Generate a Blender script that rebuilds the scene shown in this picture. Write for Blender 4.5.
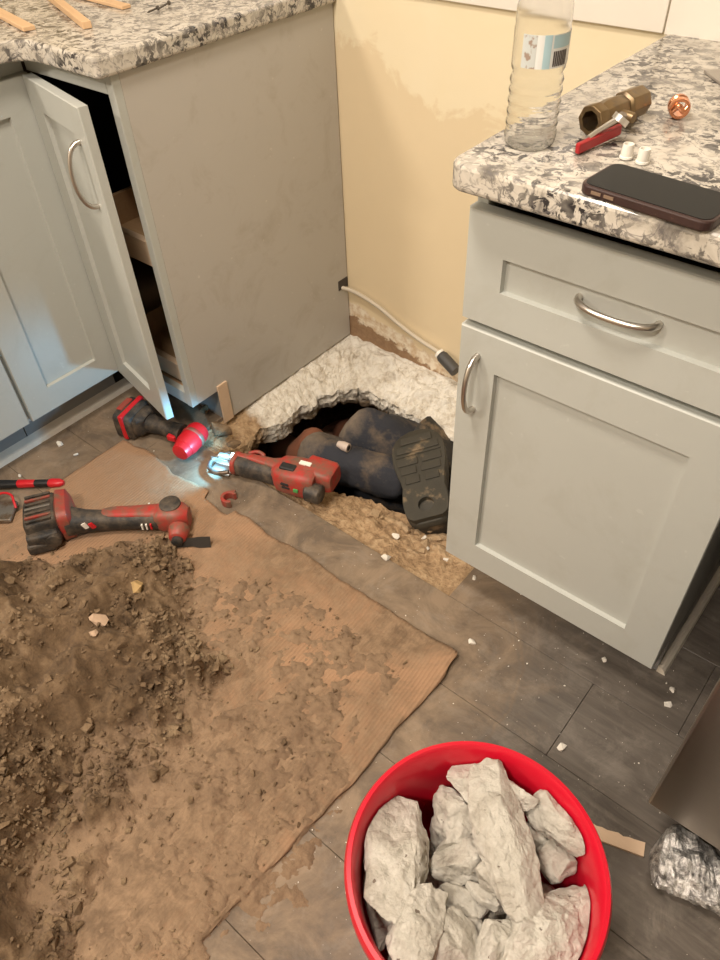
import bpy, bmesh, math, random
import numpy as np
from mathutils import Vector, Matrix, noise as mnoise

# ------------------------------------------------------------------ clear
for o in list(bpy.data.objects): bpy.data.objects.remove(o)
scene = bpy.context.scene
COL = scene.collection
R = math.radians

# ------------------------------------------------------------------ camera
FPX = 740.85
ROT = Matrix(((0.77012597, -0.42961573, 0.47152553),
              (0.63686701, 0.55972537, -0.53019611),
              (-0.03614421, 0.70861685, 0.70466713)))
CAM = Vector((1.29105, -1.44475, 1.28534))
cd = bpy.data.cameras.new('camera'); cam = bpy.data.objects.new('camera', cd); COL.objects.link(cam)
cd.sensor_fit = 'HORIZONTAL'; cd.sensor_width = 36; cd.lens = FPX/720*36; cd.clip_start = .02
cam.matrix_world = Matrix.Translation(CAM) @ ROT.to_4x4()
scene.camera = cam

# ------------------------------------------------------------------ world, lights, exposure
w = bpy.data.worlds.new('world'); scene.world = w; w.use_nodes = True
w.node_tree.nodes['Background'].inputs[0].default_value = (1, .92, .8, 1)
w.node_tree.nodes['Background'].inputs[1].default_value = .05
vs = scene.view_settings
vs.view_transform = 'Standard'; vs.look = 'None'; vs.gamma = 1; vs.use_curve_mapping = False
vs.exposure = -0.12
LAMPS = [((-.85, -3.0, 2.40), 72, .45), ((1.12, -2.25, 2.40), 50, .28), ((0.50, -1.25, 2.40), 34, .40)]
LAMP_COL = (1.0, .88, .755)
for p, e, s in LAMPS:
    ld = bpy.data.lights.new('ceiling_lamp_light', 'AREA'); ld.shape = 'DISK'; ld.size = s; ld.energy = e; ld.color = LAMP_COL
    lo = bpy.data.objects.new('ceiling_lamp_light', ld); COL.objects.link(lo); lo.location = p

# ------------------------------------------------------------------ helpers
def ray(px, py): return (ROT @ Vector((px-360, 480-py, -FPX))).normalized()
def P(px, py, z=0):
    r = ray(px, py); return CAM + r*((z-CAM.z)/r.z)
def PY(px, py, y):
    r = ray(px, py); return CAM + r*((y-CAM.y)/r.y)

def fin(o, label=None, cat=None, group=None, kind=None):
    if label: o['label'] = label
    if cat: o['category'] = cat
    if group: o['group'] = group
    if kind: o['kind'] = kind
    return o
def root_of(o):
    while o.parent: o = o.parent
    return o
def thing(name, label, cat, loc=(0, 0, 0), rot=None, group=None):
    o = bpy.data.objects.new(name, None); COL.objects.link(o); o.empty_display_size = .05
    o.location = loc
    if rot is not None: o.rotation_euler = rot
    return fin(o, label, cat, group)
def smooth_by_angle(me, ang=40):
    bm = bmesh.new(); bm.from_mesh(me)
    for f in bm.faces: f.smooth = True
    for e in bm.edges:
        if len(e.link_faces) == 2 and e.calc_face_angle(0) > R(ang): e.smooth = False
    bm.to_mesh(me); bm.free()
def ob(name, bm, mat, parent=None, local=False, smooth=None, bevel=0, seg=2, label=None, rec=True):
    """link a bmesh as ONE object; world-space verts are made relative to the root Empty unless local"""
    if rec: bmesh.ops.recalc_face_normals(bm, faces=bm.faces)
    if parent and not local:
        bmesh.ops.translate(bm, verts=bm.verts, vec=-root_of(parent).location)
    me = bpy.data.meshes.new(name); bm.to_mesh(me); bm.free()
    if smooth: smooth_by_angle(me, smooth)
    mats = mat if isinstance(mat, (list, tuple)) else [mat]
    for m in mats: me.materials.append(m)
    o = bpy.data.objects.new(name, me); COL.objects.link(o)
    if parent: o.parent = parent
    if bevel:
        b = o.modifiers.new('bevel', 'BEVEL'); b.width = bevel; b.segments = seg; b.limit_method = 'ANGLE'; b.angle_limit = R(35)
        b.harden_normals = False
    if label: o['label'] = label
    return o
def box(bm, x0, x1, y0, y1, z0, z1):
    v = [bm.verts.new((x, y, z)) for x in (x0, x1) for y in (y0, y1) for z in (z0, z1)]
    for f in ((0, 1, 3, 2), (4, 6, 7, 5), (0, 4, 5, 1), (2, 3, 7, 6), (0, 2, 6, 4), (1, 5, 7, 3)):
        bm.faces.new([v[i] for i in f])
    return v
def B(*a):
    bm = bmesh.new(); box(bm, *a); return bm
def obox(bm, c, ax, ay, az, sx, sy, sz):
    """oriented box: centre, unit axes, full sizes"""
    c = Vector(c); ax, ay, az = Vector(ax), Vector(ay), Vector(az)
    v = [bm.verts.new(c+ax*(i*sx/2)+ay*(j*sy/2)+az*(k*sz/2)) for i in (-1, 1) for j in (-1, 1) for k in (-1, 1)]
    for f in ((0, 1, 3, 2), (4, 6, 7, 5), (0, 4, 5, 1), (2, 3, 7, 6), (0, 2, 6, 4), (1, 5, 7, 3)):
        bm.faces.new([v[i] for i in f])
def ringloft(bm, rings, cap=True, closed=True):
    vr = [[bm.verts.new(p) for p in r] for r in rings]
    n = len(vr[0])
    for a, b in zip(vr[:-1], vr[1:]):
        for i in range(n if closed else n-1):
            j = (i+1) % n
            bm.faces.new((a[i], a[j], b[j], b[i]))
    if cap:
        bm.faces.new(vr[0][::-1]); bm.faces.new(vr[-1])
    return vr
def sup(a, p):
    s = math.sin(a); return math.copysign(abs(s)**p, s)
def loft(bm, secs, n=20):
    """secs: (x, cy, cz, w, h, k) superellipse sections along local x; k=1 round, .4 boxy"""
    rings = []
    for x, cy, cz, wd, h, k in secs:
        rings.append([Vector((x, cy+wd/2*sup(t+math.pi/2, k), cz+h/2*sup(t, k))) for t in (2*math.pi*i/n for i in range(n))])
    ringloft(bm, rings)
def tube(bm, pts, r, seg=10, cap=True):
    pts = [Vector(p) for p in pts]; rings = []
    up = Vector((0, 0, 1))
    for i, p in enumerate(pts):
        t = (pts[min(i+1, len(pts)-1)]-pts[max(i-1, 0)]).normalized()
        if i == 0:
            u = t.cross(up)
            if u.length < .1: u = t.cross(Vector((1, 0, 0)))
            u.normalize()
        else:
            u = (u - t*u.dot(t)).normalized()
        v = t.cross(u)
        rr = r[i] if isinstance(r, (list, tuple)) else r
        rings.append([p+(u*math.cos(a)+v*math.sin(a))*rr for a in (2*math.pi*k/seg for k in range(seg))])
    ringloft(bm, rings, cap)
def lathe(bm, prof, seg=32, c=(0, 0, 0), axis='z', cap=False):
    c = Vector(c); rings = []
    for r, h in prof:
        ring = []
        for k in range(seg):
            a = 2*math.pi*k/seg
            if axis == 'z': q = Vector((r*math.cos(a), r*math.sin(a), h))
            elif axis == 'x': q = Vector((h, r*math.cos(a), r*math.sin(a)))
            else: q = Vector((r*math.cos(a), h, r*math.sin(a)))
            ring.append(c+q)
        rings.append(ring)
    ringloft(bm, rings, cap)
def prism(bm, outline, z0, z1):
    a = [bm.verts.new((x, y, z0)) for x, y in outline]; b = [bm.verts.new((x, y, z1)) for x, y in outline]
    n = len(a)
    for i in range(n): bm.faces.new((a[i], a[(i+1) % n], b[(i+1) % n], b[i]))
    bm.faces.new(a[::-1]); bm.faces.new(b)
def smoothpath(pts, n=8):
    pts = [Vector(p) for p in pts]; out = []
    for i in range(len(pts)-1):
        p0 = pts[max(i-1, 0)]; p1 = pts[i]; p2 = pts[i+1]; p3 = pts[min(i+2, len(pts)-1)]
        for k in range(n):
            t = k/n
            out.append(.5*((2*p1)+(p2-p0)*t+(2*p0-5*p1+4*p2-p3)*t*t+(3*p1-p0-3*p2+p3)*t**3))
    out.append(pts[-1]); return out
def copy_tree(o, parent=None):
    c = o.copy(); COL.objects.link(c); c.parent = parent
    for ch in list(o.children): copy_tree(ch, c)
    return c
_rng = np.random.default_rng(7)
_LAT = _rng.random((256, 256))
def vnoise(x, y):
    xi = np.floor(x).astype(int); yi = np.floor(y).astype(int)
    fx = x-xi; fy = y-yi
    fx = fx*fx*(3-2*fx); fy = fy*fy*(3-2*fy)
    g = lambda a, b: _LAT[a % 256, b % 256]
    return (g(xi, yi)*(1-fx)+g(xi+1, yi)*fx)*(1-fy)+(g(xi, yi+1)*(1-fx)+g(xi+1, yi+1)*fx)*fy
def fbm(x, y, s, o=4, g=.5, off=0.):
    a = 1.; t = 0.; tot = 0.
    x = x*s+off; y = y*s+off*1.7
    for _ in range(o):
        t = t+a*(vnoise(x, y)-.5); tot += a; a *= g; x = x*2.03+11.3; y = y*2.03+5.1
    return t/tot*2

# ------------------------------------------------------------------ materials
class MT:
    def __init__(s, name):
        s.m = bpy.data.materials.new(name); s.m.use_nodes = True; s.t = s.m.node_tree
        s.b = s.t.nodes['Principled BSDF']; s._co = {}
    def n(s, typ, **kw):
        nd = s.t.nodes.new(typ)
        for k, v in kw.items():
            if k.startswith('p_'): setattr(nd, k[2:], v); continue
            key = int(k[1:]) if k[0] == 'i' and k[1:].isdigit() else k.replace('_', ' ')
            s.set(nd.inputs[key], v)
        return nd
    def set(s, sock, v):
        if hasattr(v, 'is_output') and v.is_output: s.t.links.new(v, sock)
        elif isinstance(v, (tuple, list)) and len(v) == 3 and sock.type == 'RGBA': sock.default_value = (*v, 1)
        else: sock.default_value = v
    def co(s, kind='Object'):
        if kind not in s._co:
            s._co[kind] = s.n('ShaderNodeNewGeometry').outputs['Position'] if kind == 'World' else s.n('ShaderNodeTexCoord').outputs[kind]
        return s._co[kind]
    def noise(s, scale, detail=4, rough=.5, dist=0, co='Object', vec=None):
        return s.n('ShaderNodeTexNoise', Vector=vec or s.co(co), Scale=scale, Detail=detail, Roughness=rough, Distortion=dist).outputs[0]
    def voro(s, scale, co='Object', feature='F1', out=0):
        return s.n('ShaderNodeTexVoronoi', p_feature=feature, Vector=s.co(co), Scale=scale).outputs[out]
    def ramp(s, fac, stops, interp='LINEAR'):
        r = s.n('ShaderNodeValToRGB', Fac=fac); cr = r.color_ramp; cr.interpolation = interp
        while len(cr.elements) < len(stops): cr.elements.new(.5)
        for e, (p, c) in zip(cr.elements, stops):
            e.position = p; e.color = (*c, 1) if isinstance(c, (tuple, list)) else (c, c, c, 1)
        return r.outputs[0]
    def mix(s, fac, a, b, mode='MIX'):
        nd = s.n('ShaderNodeMix', p_data_type='RGBA', p_blend_type=mode)
        s.set(nd.inputs[0], fac); s.set(nd.inputs[6], a); s.set(nd.inputs[7], b); return nd.outputs[2]
    def math(s, op, a, b=0., c=None):
        nd = s.n('ShaderNodeMath', p_operation=op); s.set(nd.inputs[0], a); s.set(nd.inputs[1], b)
        if c is not None: s.set(nd.inputs[2], c)
        return nd.outputs[0]
    def xyz(s, co='World'):
        return s.n('ShaderNodeSeparateXYZ', Vector=s.co(co)).outputs
    def mapr(s, v, a, b, c=0., d=1.):
        nd = s.n('ShaderNodeMapRange'); s.set(nd.inputs[0], v)
        for i, q in enumerate((a, b, c, d)): nd.inputs[i+1].default_value = q
        return nd.outputs[0]
    def bump(s, h, strength=.3, dist=.01):
        s.t.links.new(s.n('ShaderNodeBump', Height=h, Strength=strength, Distance=dist).outputs[0], s.b.inputs['Normal'])
    def out(s, col=None, rough=None, metal=None, **kw):
        if col is not None: s.set(s.b.inputs['Base Color'], col)
        if rough is not None: s.set(s.b.inputs['Roughness'], rough)
        if metal is not None: s.set(s.b.inputs['Metallic'], metal)
        for k, v in kw.items(): s.set(s.b.inputs[k.replace('_', ' ')], v)
        return s.m
def plain(name, col, rough=.5, metal=0., var=.15, scale=30, bump=0., grime=None, gs=25, gt=(.5, .62)):
    m = MT(name)
    f = m.noise(scale, 4, .6)
    c = m.mix(f, tuple(x*(1-var) for x in col), tuple(min(1, x*(1+var)) for x in col))
    if grime:
        g = m.noise(gs, 6, .65)
        c = m.mix(m.ramp(g, [(gt[0], 0.), (gt[1], 1.)]), c, grime)
    if bump: m.bump(m.noise(scale*4, 5, .6), bump, .004)
    return m.out(c, rough, metal)

def mk_paint(name, col, grime=.0):
    m = MT(name)
    f = m.noise(3, 5, .6, co='World')
    c = m.mix(f, tuple(x*.95 for x in col), tuple(min(1, x*1.04) for x in col))
    if grime:
        g = m.ramp(m.noise(9, 7, .7, .6, co='World'), [(.52, 0.), (.72, grime)])
        c = m.mix(g, c, tuple(a*b for a, b in zip(col, (.72, .66, .58))))
        sp = m.ramp(m.noise(55, 3, .5, co='World'), [(.70, 0.), (.74, grime)])
        c = m.mix(sp, c, tuple(min(1, x*1.35) for x in col))
    m.bump(m.noise(120, 2, .5, co='World'), .03, .002)
    return m.out(c, .42)
CAB = mk_paint('grey_green_cabinet_paint', (.455, .47, .435), .25)
CABSIDE = mk_paint('side_panel_paint_warm_light', (.475, .45, .405), .5)  # cabinet grey with the warm cast of the lamps put into the colour
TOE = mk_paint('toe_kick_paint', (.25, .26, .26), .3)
def mk_granite():
    m = MT('speckled_granite')
    a = m.noise(17, 8, .66, .8, co='World')
    c = m.ramp(a, [(.27, (.10, .095, .09)), (.37, (.30, .275, .24)), (.46, (.50, .46, .39)), (.58, (.60, .56, .49)), (.75, (.44, .385, .315))])
    b = m.noise(62, 6, .62, .7, co='World')
    msk = m.math('MULTIPLY', m.ramp(b, [(.455, 1.), (.505, 0.)]), m.ramp(m.noise(13, 4, .6, co='World'), [(.42, 1.), (.62, .30)]))
    c = m.mix(msk, c, (.030, .028, .030))
    q = m.noise(24, 6, .62, .5, co='World')
    c = m.mix(m.ramp(q, [(.60, 0.), (.68, .7)]), c, (.62, .59, .53))
    v = m.noise(16, 5, .55, 2.2, co='World')
    c = m.mix(m.ramp(v, [(.47, 0.), (.50, .7), (.53, 0.)]), c, (.13, .12, .12))
    return m.out(c, .17)
GRAN = mk_granite()
def mk_wall():
    m = MT('yellow_patchy_wall_paint')
    x, y, z = m.xyz()
    nb = m.noise(9, 4, .6, 1.0, co='World'); nf = m.noise(30, 3, .6, co='World')
    lim = m.mapr(x, .12, .22, .80, .70)
    t = m.math('ADD', m.math('SUBTRACT', z, lim), m.math('MULTIPLY', m.math('SUBTRACT', nb, .5), .20))
    t = m.math('ADD', t, m.math('MULTIPLY', m.math('SUBTRACT', nf, .5), .05))
    top = m.mapr(t, -.008, .012)
    c = m.mix(m.noise(4, 4, .6, co='World'), (.715, .59, .385), (.76, .635, .43))
    ctop = m.mix(m.noise(5, 4, .6, .4, co='World'), (.80, .69, .46), (.84, .755, .56))
    c = m.mix(top, c, ctop)
    # torn drywall band at the bottom: gypsum, then brown paper and glue
    l2 = m.mapr(x, 0., .36, .115, .035)
    u = m.math('ADD', m.math('SUBTRACT', l2, z), m.math('MULTIPLY', m.math('SUBTRACT', m.noise(22, 4, .6, 1., co='World'), .5), .05))
    gyp = m.mix(m.ramp(m.noise(35, 5, .7, co='World'), [(.42, 0.), (.62, 1.)]), (.80, .72, .58), (.58, .43, .27))
    c = m.mix(m.mapr(u, -.002, .004), c, gyp)
    u2 = m.math('ADD', m.math('SUBTRACT', u, .045), m.math('MULTIPLY', m.math('SUBTRACT', m.noise(40, 4, .6, co='World'), .5), .06))
    c = m.mix(m.mapr(u2, -.002, .006), c, m.mix(m.noise(60, 4, .7, co='World'), (.16, .08, .04), (.42, .28, .16)))
    m.bump(m.math('ADD', m.math('MULTIPLY', top, .2), m.noise(60, 3, .5, co='World')), .12, .004)
    return m.out(c, .6)
WALL = mk_wall()
ROOM = plain('cream_room_paint', (.72, .66, .55), .7, scale=3, var=.03)
CEIL = plain('white_ceiling_paint', (.82, .80, .76), .8, scale=3, var=.02)
TILE = plain('white_glazed_tile', (.80, .76, .68), .18, scale=4, var=.03)
def mk_plank():
    m = MT('dusty_grey_brown_vinyl_plank')
    x, y, z = m.xyz()
    sc = m.n('ShaderNodeMapping', Vector=m.co('World'), Scale=(3, 22, 3)).outputs[0]
    oi = m.n('ShaderNodeObjectInfo').outputs['Random']
    g = m.noise(3.0, 7, .65, .6, vec=sc)
    c = m.ramp(g, [(.3, (.060, .050, .042)), (.5, (.098, .083, .069)), (.72, (.145, .125, .105))])
    c = m.mix(m.mapr(oi, 0, 1, 0, .35), c, (.135, .117, .098))
    # tracked-in mud: thick near the pit and the cardboard, none far to the right
    d = m.mapr(m.math('SUBTRACT', x, m.mapr(y, -.9, -1.3, 0., .10)), .84, 1.14, 1., 0.)
    n1 = m.noise(7, 8, .7, .8, co='World'); n2 = m.noise(28, 6, .7, co='World')
    f = m.math('ADD', m.math('MULTIPLY', d, .55), m.math('ADD', m.math('MULTIPLY', n1, .55), m.math('MULTIPLY', n2, .35)))
    dc = m.n('ShaderNodeVectorMath', p_operation='DISTANCE', i0=m.co('World'), i1=(.78, -.80, 0.)).outputs['Value']
    dc = m.math('ADD', dc, m.math('MULTIPLY', m.math('SUBTRACT', n1, .5), .05))
    f = m.math('ADD', f, m.mapr(dc, .245, .252, .16, 0.))
    f = m.math('ADD', f, m.mapr(m.math('ABSOLUTE', m.math('SUBTRACT', dc, .256)), .0, .006, .22, 0.))
    mud = m.mix(m.ramp(n1, [(.40, 0.), (.60, 1.)]), (.135, .098, .065), (.26, .19, .125))
    c = m.mix(m.mapr(f, .50, 1.0, 0., .95), c, mud)
    dust = m.mapr(m.noise(14, 7, .75, .4, co='World'), .50, .75, 0., .32)
    c = m.mix(dust, c, (.36, .32, .27))
    sp = m.ramp(m.noise(170, 2, .5, co='World'), [(.735, 0.), (.75, .8)])
    c = m.mix(sp, c, (.55, .50, .43))
    m.bump(m.math('ADD', n2, g), .15, .003)
    return m.out(c, m.mapr(f, .4, .9, .38, .75))
PLANK = mk_plank()
def mk_card():
    m = MT('muddy_corrugated_cardboard')
    x, y, z = m.xyz()
    n1 = m.noise(5, 8, .68, .6, co='World'); n2 = m.noise(30, 6, .7, .4, co='World')
    c = m.mix(m.noise(3, 3, .5, co='World'), (.33, .195, .110), (.38, .230, .132))
    rib = m.math('SINE', m.math('MULTIPLY', m.math('ADD', x, m.math('MULTIPLY', y, .05)), 2*math.pi/.0075))
    rm = m.mapr(m.noise(4, 4, .6, co='World'), .44, .56)
    ribm = m.math('MULTIPLY', m.mapr(rib, -.2, .9), m.math('MULTIPLY', rm, .32))
    c = m.mix(ribm, c, (.22, .125, .065))
    f = m.math('ADD', m.math('MULTIPLY', n1, .7), m.math('MULTIPLY', n2, .3))
    f = m.math('ADD', f, m.mapr(y, -1.35, -.75, .06, -.02))
    f = m.math('ADD', f, m.mapr(x, .0, .35, -.13, .0))
    mud = m.mix(m.ramp(n2, [(.38, 0.), (.62, 1.)]), (.120, .078, .044), (.26, .175, .105))
    c = m.mix(m.mapr(f, .40, .56, .10, .92), c, mud)
    m.bump(m.math('ADD', m.math('MULTIPLY', rib, .12), m.math('ADD', n2, m.math('MULTIPLY', m.noise(90, 4, .6, co='World'), .4))), .5, .006)
    return m.out(c, .85)
CARD = mk_card()
def mk_soil(name, a, b, c3, dry=None):
    m = MT(name)
    n1 = m.noise(6, 8, .7, .5, co='World'); n2 = m.noise(45, 6, .7, co='World')
    f = m.math('ADD', m.math('MULTIPLY', n1, .6), m.math('MULTIPLY', n2, .4))
    c = m.ramp(f, [(.36, a), (.5, b), (.64, c3)])
    if dry:                                                          # thin smears have dried paler than the damp heap
        th = m.math('ADD', m.xyz()[2], m.math('MULTIPLY', m.math('SUBTRACT', n1, .5), .03))
        c = m.mix(m.mapr(th, .016, .042), m.ramp(f, [(.36, dry[0]), (.62, dry[1])]), c)
    m.bump(m.math('ADD', n2, m.math('MULTIPLY', m.noise(160, 4, .6, co='World'), .5)), .6, .008)
    return m.out(c, .95)
SOIL = mk_soil('brown_sandy_soil', (.062, .037, .018), (.135, .085, .044), (.235, .160, .092), ((.155, .100, .060), (.275, .185, .112)))
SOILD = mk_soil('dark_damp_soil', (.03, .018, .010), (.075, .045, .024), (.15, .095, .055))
CLOD = mk_soil('loose_soil_clods', (.085, .053, .028), (.175, .115, .063), (.29, .21, .125))
def mk_conc():
    m = MT('broken_chalky_concrete')
    x, y, z = m.xyz()
    n1 = m.noise(16, 8, .72, .6, co='World'); n2 = m.noise(70, 5, .7, co='World')
    f = m.math('ADD', m.math('MULTIPLY', n1, .6), m.math('MULTIPLY', n2, .4))
    c = m.ramp(f, [(.33, (.33, .27, .20)), (.42, (.66, .60, .50)), (.52, (.84, .80, .71)), (.72, (.88, .85, .78))])
    sand = m.ramp(f, [(.36, (.20, .125, .065)), (.5, (.42, .28, .155)), (.66, (.60, .45, .28))])
    t = m.math('ADD', m.mapr(y, -.40, -.50, 0., 1.), m.math('MULTIPLY', m.math('SUBTRACT', n1, .5), .8))
    c = m.mix(m.mapr(t, .3, .6), c, sand)
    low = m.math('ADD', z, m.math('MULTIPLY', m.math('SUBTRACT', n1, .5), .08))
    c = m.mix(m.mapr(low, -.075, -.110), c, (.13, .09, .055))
    m.bump(m.math('ADD', n1, n2), .8, .012)
    return m.out(c, .9)
CONC = mk_conc()
def mk_rock():
    m = MT('pale_broken_concrete_chunk')
    rnd = m.n('ShaderNodeObjectInfo').outputs['Random']
    n1 = m.noise(22, 8, .72, .5, co='World'); n2 = m.voro(48, co='World')
    c = m.ramp(n1, [(.30, (.30, .27, .225)), (.42, (.55, .515, .44)), (.58, (.71, .68, .60)), (.75, (.64, .59, .50))])
    c = m.mix(m.ramp(n2, [(.10, .7), (.22, 0.)]), c, (.74, .71, .64))
    hole = m.ramp(m.noise(75, 3, .5, co='World'), [(.27, 1.), (.30, 0.)])
    c = m.mix(hole, c, (.16, .12, .09))
    c = m.mix(m.mapr(rnd, 0, 1, 0, .25), c, (.45, .40, .33))
    m.bump(m.math('ADD', m.noise(60, 7, .75, co='World'), m.math('MULTIPLY', n2, -.9)), 1.0, .010)
    return m.out(c, .9)
ROCK = mk_rock()
def mk_wood(name, a, b, sc=(3, 40, 40)):
    m = MT(name)
    v = m.n('ShaderNodeMapping', Vector=m.co('Object'), Scale=sc).outputs[0]
    f = m.noise(2.0, 6, .6, 1.0, vec=v)
    c = m.mix(f, a, b)
    return m.out(c, .6)
WOOD = mk_wood('pale_pine', (.56, .36, .19), (.72, .50, .30))
WOODT = mk_wood('tray_plywood', (.38, .23, .115), (.50, .32, .17))
WOODE = mk_wood('plywood_edge_board', (.58, .42, .28), (.68, .51, .36))
RED = plain('red_bucket_plastic', (.56, .006, .024), .30, var=.06, scale=6)
TRED = plain('dusty_red_tool_plastic', (.40, .028, .022), .5, var=.2, scale=40, grime=(.155, .095, .062), gs=34, gt=(.36, .64))
TREDB = plain('bright_red_tool_plastic', (.58, .014, .022), .4, var=.1, scale=40)
TBLK = plain('dusty_black_rubber', (.022, .021, .020), .6, var=.3, scale=40, bump=.3, grime=(.13, .098, .068), gs=36, gt=(.40, .72))
TBLKC = plain('black_tool_plastic', (.016, .016, .017), .5, var=.2, scale=40)
TGRY = plain('worn_grey_metal', (.30, .28, .25), .4, .8, grime=(.20, .14, .09), gs=30)
NICKEL = plain('brushed_nickel', (.62, .58, .53), .30, 1., var=.05)
WHITEP = plain('white_plastic', (.80, .77, .70), .4, var=.03)
BRASS = plain('dull_brass', (.24, .17, .09), .42, .85, var=.25, scale=60, grime=(.20, .15, .10), gs=50)
COPPER = plain('bright_copper', (.80, .36, .20), .25, 1., var=.1)
LEVER = plain('dark_red_lever_vinyl', (.36, .012, .016), .35, var=.1)
ZINC = plain('zinc_plated_steel', (.70, .68, .64), .3, .9, var=.05)
GLASSB = plain('black_screen_glass', (.007, .008, .008), .30, var=.1); GLASSB.node_tree.nodes['Principled BSDF'].inputs['Specular IOR Level'].default_value = .12
PHCASE = plain('worn_dark_brown_case', (.040, .020, .018), .4, var=.2, grime=(.16, .09, .06), gs=60, gt=(.62, .70))
CABLE = plain('beige_cable_jacket', (.56, .50, .40), .5, var=.08)
DKGRY = plain('dark_grey_connector', (.06, .058, .055), .5, var=.15)
JEAN = plain('dark_navy_work_trousers', (.026, .028, .036), .9, var=.25, scale=25, bump=.5, grime=(.155, .115, .078), gs=9, gt=(.52, .70))
SHIRT = plain('rust_brown_shirt', (.22, .085, .045), .95, var=.25, scale=14, bump=.5)
SKIN = plain('skin', (.48, .28, .19), .6, var=.05)
SOLE = plain('dark_olive_rubber_sole', (.040, .036, .026), .7, var=.25, scale=18, bump=.3, grime=(.20, .145, .085), gs=15, gt=(.55, .66))
BOOT = plain('dirty_black_boot_leather', (.030, .027, .023), .7, var=.3, scale=30, bump=.4, grime=(.16, .115, .07), gs=20)
def mk_steel():
    m = MT('brushed_stainless_steel')
    v = m.n('ShaderNodeMapping', Vector=m.co('World'), Scale=(2, 2, 160)).outputs[0]
    f = m.noise(3, 4, .6, vec=v)
    m.bump(f, .05, .001)
    return m.out(m.mix(f, (.42, .38, .33), (.50, .455, .40)), .30, 1.)
STEEL = mk_steel()
def mk_foil():
    m = MT('silver_insulation_foil')
    st = m.noise(60, 6, .8, .5, co='World')
    c = m.ramp(st, [(.42, (.22, .215, .21)), (.56, (.80, .79, .77))])
    m.bump(m.noise(90, 6, .7, co='World'), .7, .006)
    return m.out(c, .32, .75)
FOIL = mk_foil()
def mk_pet():
    m = MT('clear_bottle_plastic')
    return m.out((.97, .97, .96), .07, 0., Transmission_Weight=1.0, IOR=1.33)
PET = mk_pet()
def mk_label():
    m = MT('bottle_label_print')
    x, y, z = m.xyz('Object')
    c = m.mix(m.ramp(m.noise(70, 4, .6), [(.52, 0.), (.56, 1.)]), (.66, .70, .68), (.40, .30, .24))
    return m.out(c, .35, Transmission_Weight=.25)
LABEL = mk_label()
LBLUE = plain('pale_blue_label_print', (.42, .60, .66), .4, var=.08)
LWHITE = plain('white_label_print', (.74, .76, .74), .4, var=.04)
LDARK = plain('dark_barcode_print', (.09, .075, .07), .5, var=.1)
EMLED = MT('cool_led'); EMLED.out((.8, .95, 1), .3, Emission_Color=(.55, .9, 1.), Emission_Strength=12.); EMLED = EMLED.m
EMLAMP = MT('lit_lamp_lens'); EMLAMP.out((1, .95, .85), .4, Emission_Color=(1., .85, .65), Emission_Strength=6.); EMLAMP = EMLAMP.m

# ================================================================== THE SETTING
def struct(name, bm, mat, **k): return fin(ob(name, bm, mat, **k), kind='structure')
bm = bmesh.new()                                                   # slab with a rectangular opening for the pit
PX0, PX1, PY0, PY1 = -.02, .80, -.636, .02
for r_ in ((-3, PX0, -4, .1), (PX1, 3.3, -4, .1), (PX0, PX1, -4, PY0), (PX0, PX1, PY1, .1)):
    box(bm, r_[0], r_[1], r_[2], r_[3], -.10, -.009)
floor = fin(ob('floor', bm, PLANK), 'grey brown vinyl plank floor over a concrete slab', kind='structure')
# planks: rows along x, 0.18 m wide
PROWS = [-.63-.18*i for i in range(9)]
rowoff = [.0, .135-.0, -.42, .31, -.12, .5, .1, -.3, .22]
def plank(x0, x1, y0, y1):
    bm = B(x0+.0004, x1-.0004, y0+.0004, y1-.0004, -.008, 0)
    o = ob('plank', bm, PLANK, floor, local=True, bevel=.0008, seg=1)
L = 1.22
for i, yt in enumerate(PROWS):
    st = (1.135 if i == 0 else 1.135-.37*i*1.0) - 3*L
    x = st
    while x < 2.2:
        if x+L > -1.0: plank(max(x, -1.2), min(x+L, 2.4), yt-.18, yt)
        x += L
for i in range(3):                                                  # rows beside the pit
    y1_ = -.63+.18*(i+1); y0_ = y1_-.18
    plank(.802, 1.30+.2*i, y0_, y1_); plank(1.30+.2*i, 2.4, y0_, y1_)
    plank(-.9, -.02, y0_, y1_)
struct('wall_back', B(-3, 3.3, 0, .12, -.1, 2.5), WALL)
wb = bpy.data.objects['wall_back']
struct('wall_left', B(-3.1, -3, -4, 0, -.1, 2.5), ROOM)
struct('wall_right', B(3.3, 3.4, -4, 0, -.1, 2.5), ROOM)
struct('wall_front', B(-3.1, 3.4, -4.1, -4, -.1, 2.5), ROOM)
struct('ceiling', B(-3.1, 3.4, -4.1, .12, 2.5, 2.6), CEIL)
for (p, e, s), where in zip(LAMPS, ('over the left side of the kitchen behind the camera', 'straight behind the camera', 'nearest the yellow wall')):   # recessed cans that carry the lights
    t = thing('ceiling_light', 'round recessed ceiling light '+where, 'light', (p[0], p[1], 2.5), group='recessed ceiling lights')
    bm = bmesh.new(); lathe(bm, [(.10, -.004), (.125, -.004), (.128, 0), (.10, 0)], 32); ob('trim_ring', bm, WHITEP, t, local=True, smooth=40)
    bm = bmesh.new(); lathe(bm, [(.0001, -.003), (.10, -.003)], 32); ob('lens', bm, EMLAMP, t, local=True)
# white tiles above counter height
tz = .913
for x0, x1, zz in ((-1.06, -.455, tz), (-.452, .153, tz), (.156, .761, tz), (.764, 1.37, tz-.001), (1.373, 1.98, tz)):
    for k in range(2):
        ob('tile', B(x0, x1, -.010, 0, zz+.303*k, zz+.303*k+.30), TILE, wb, local=True, bevel=.0015)

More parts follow.
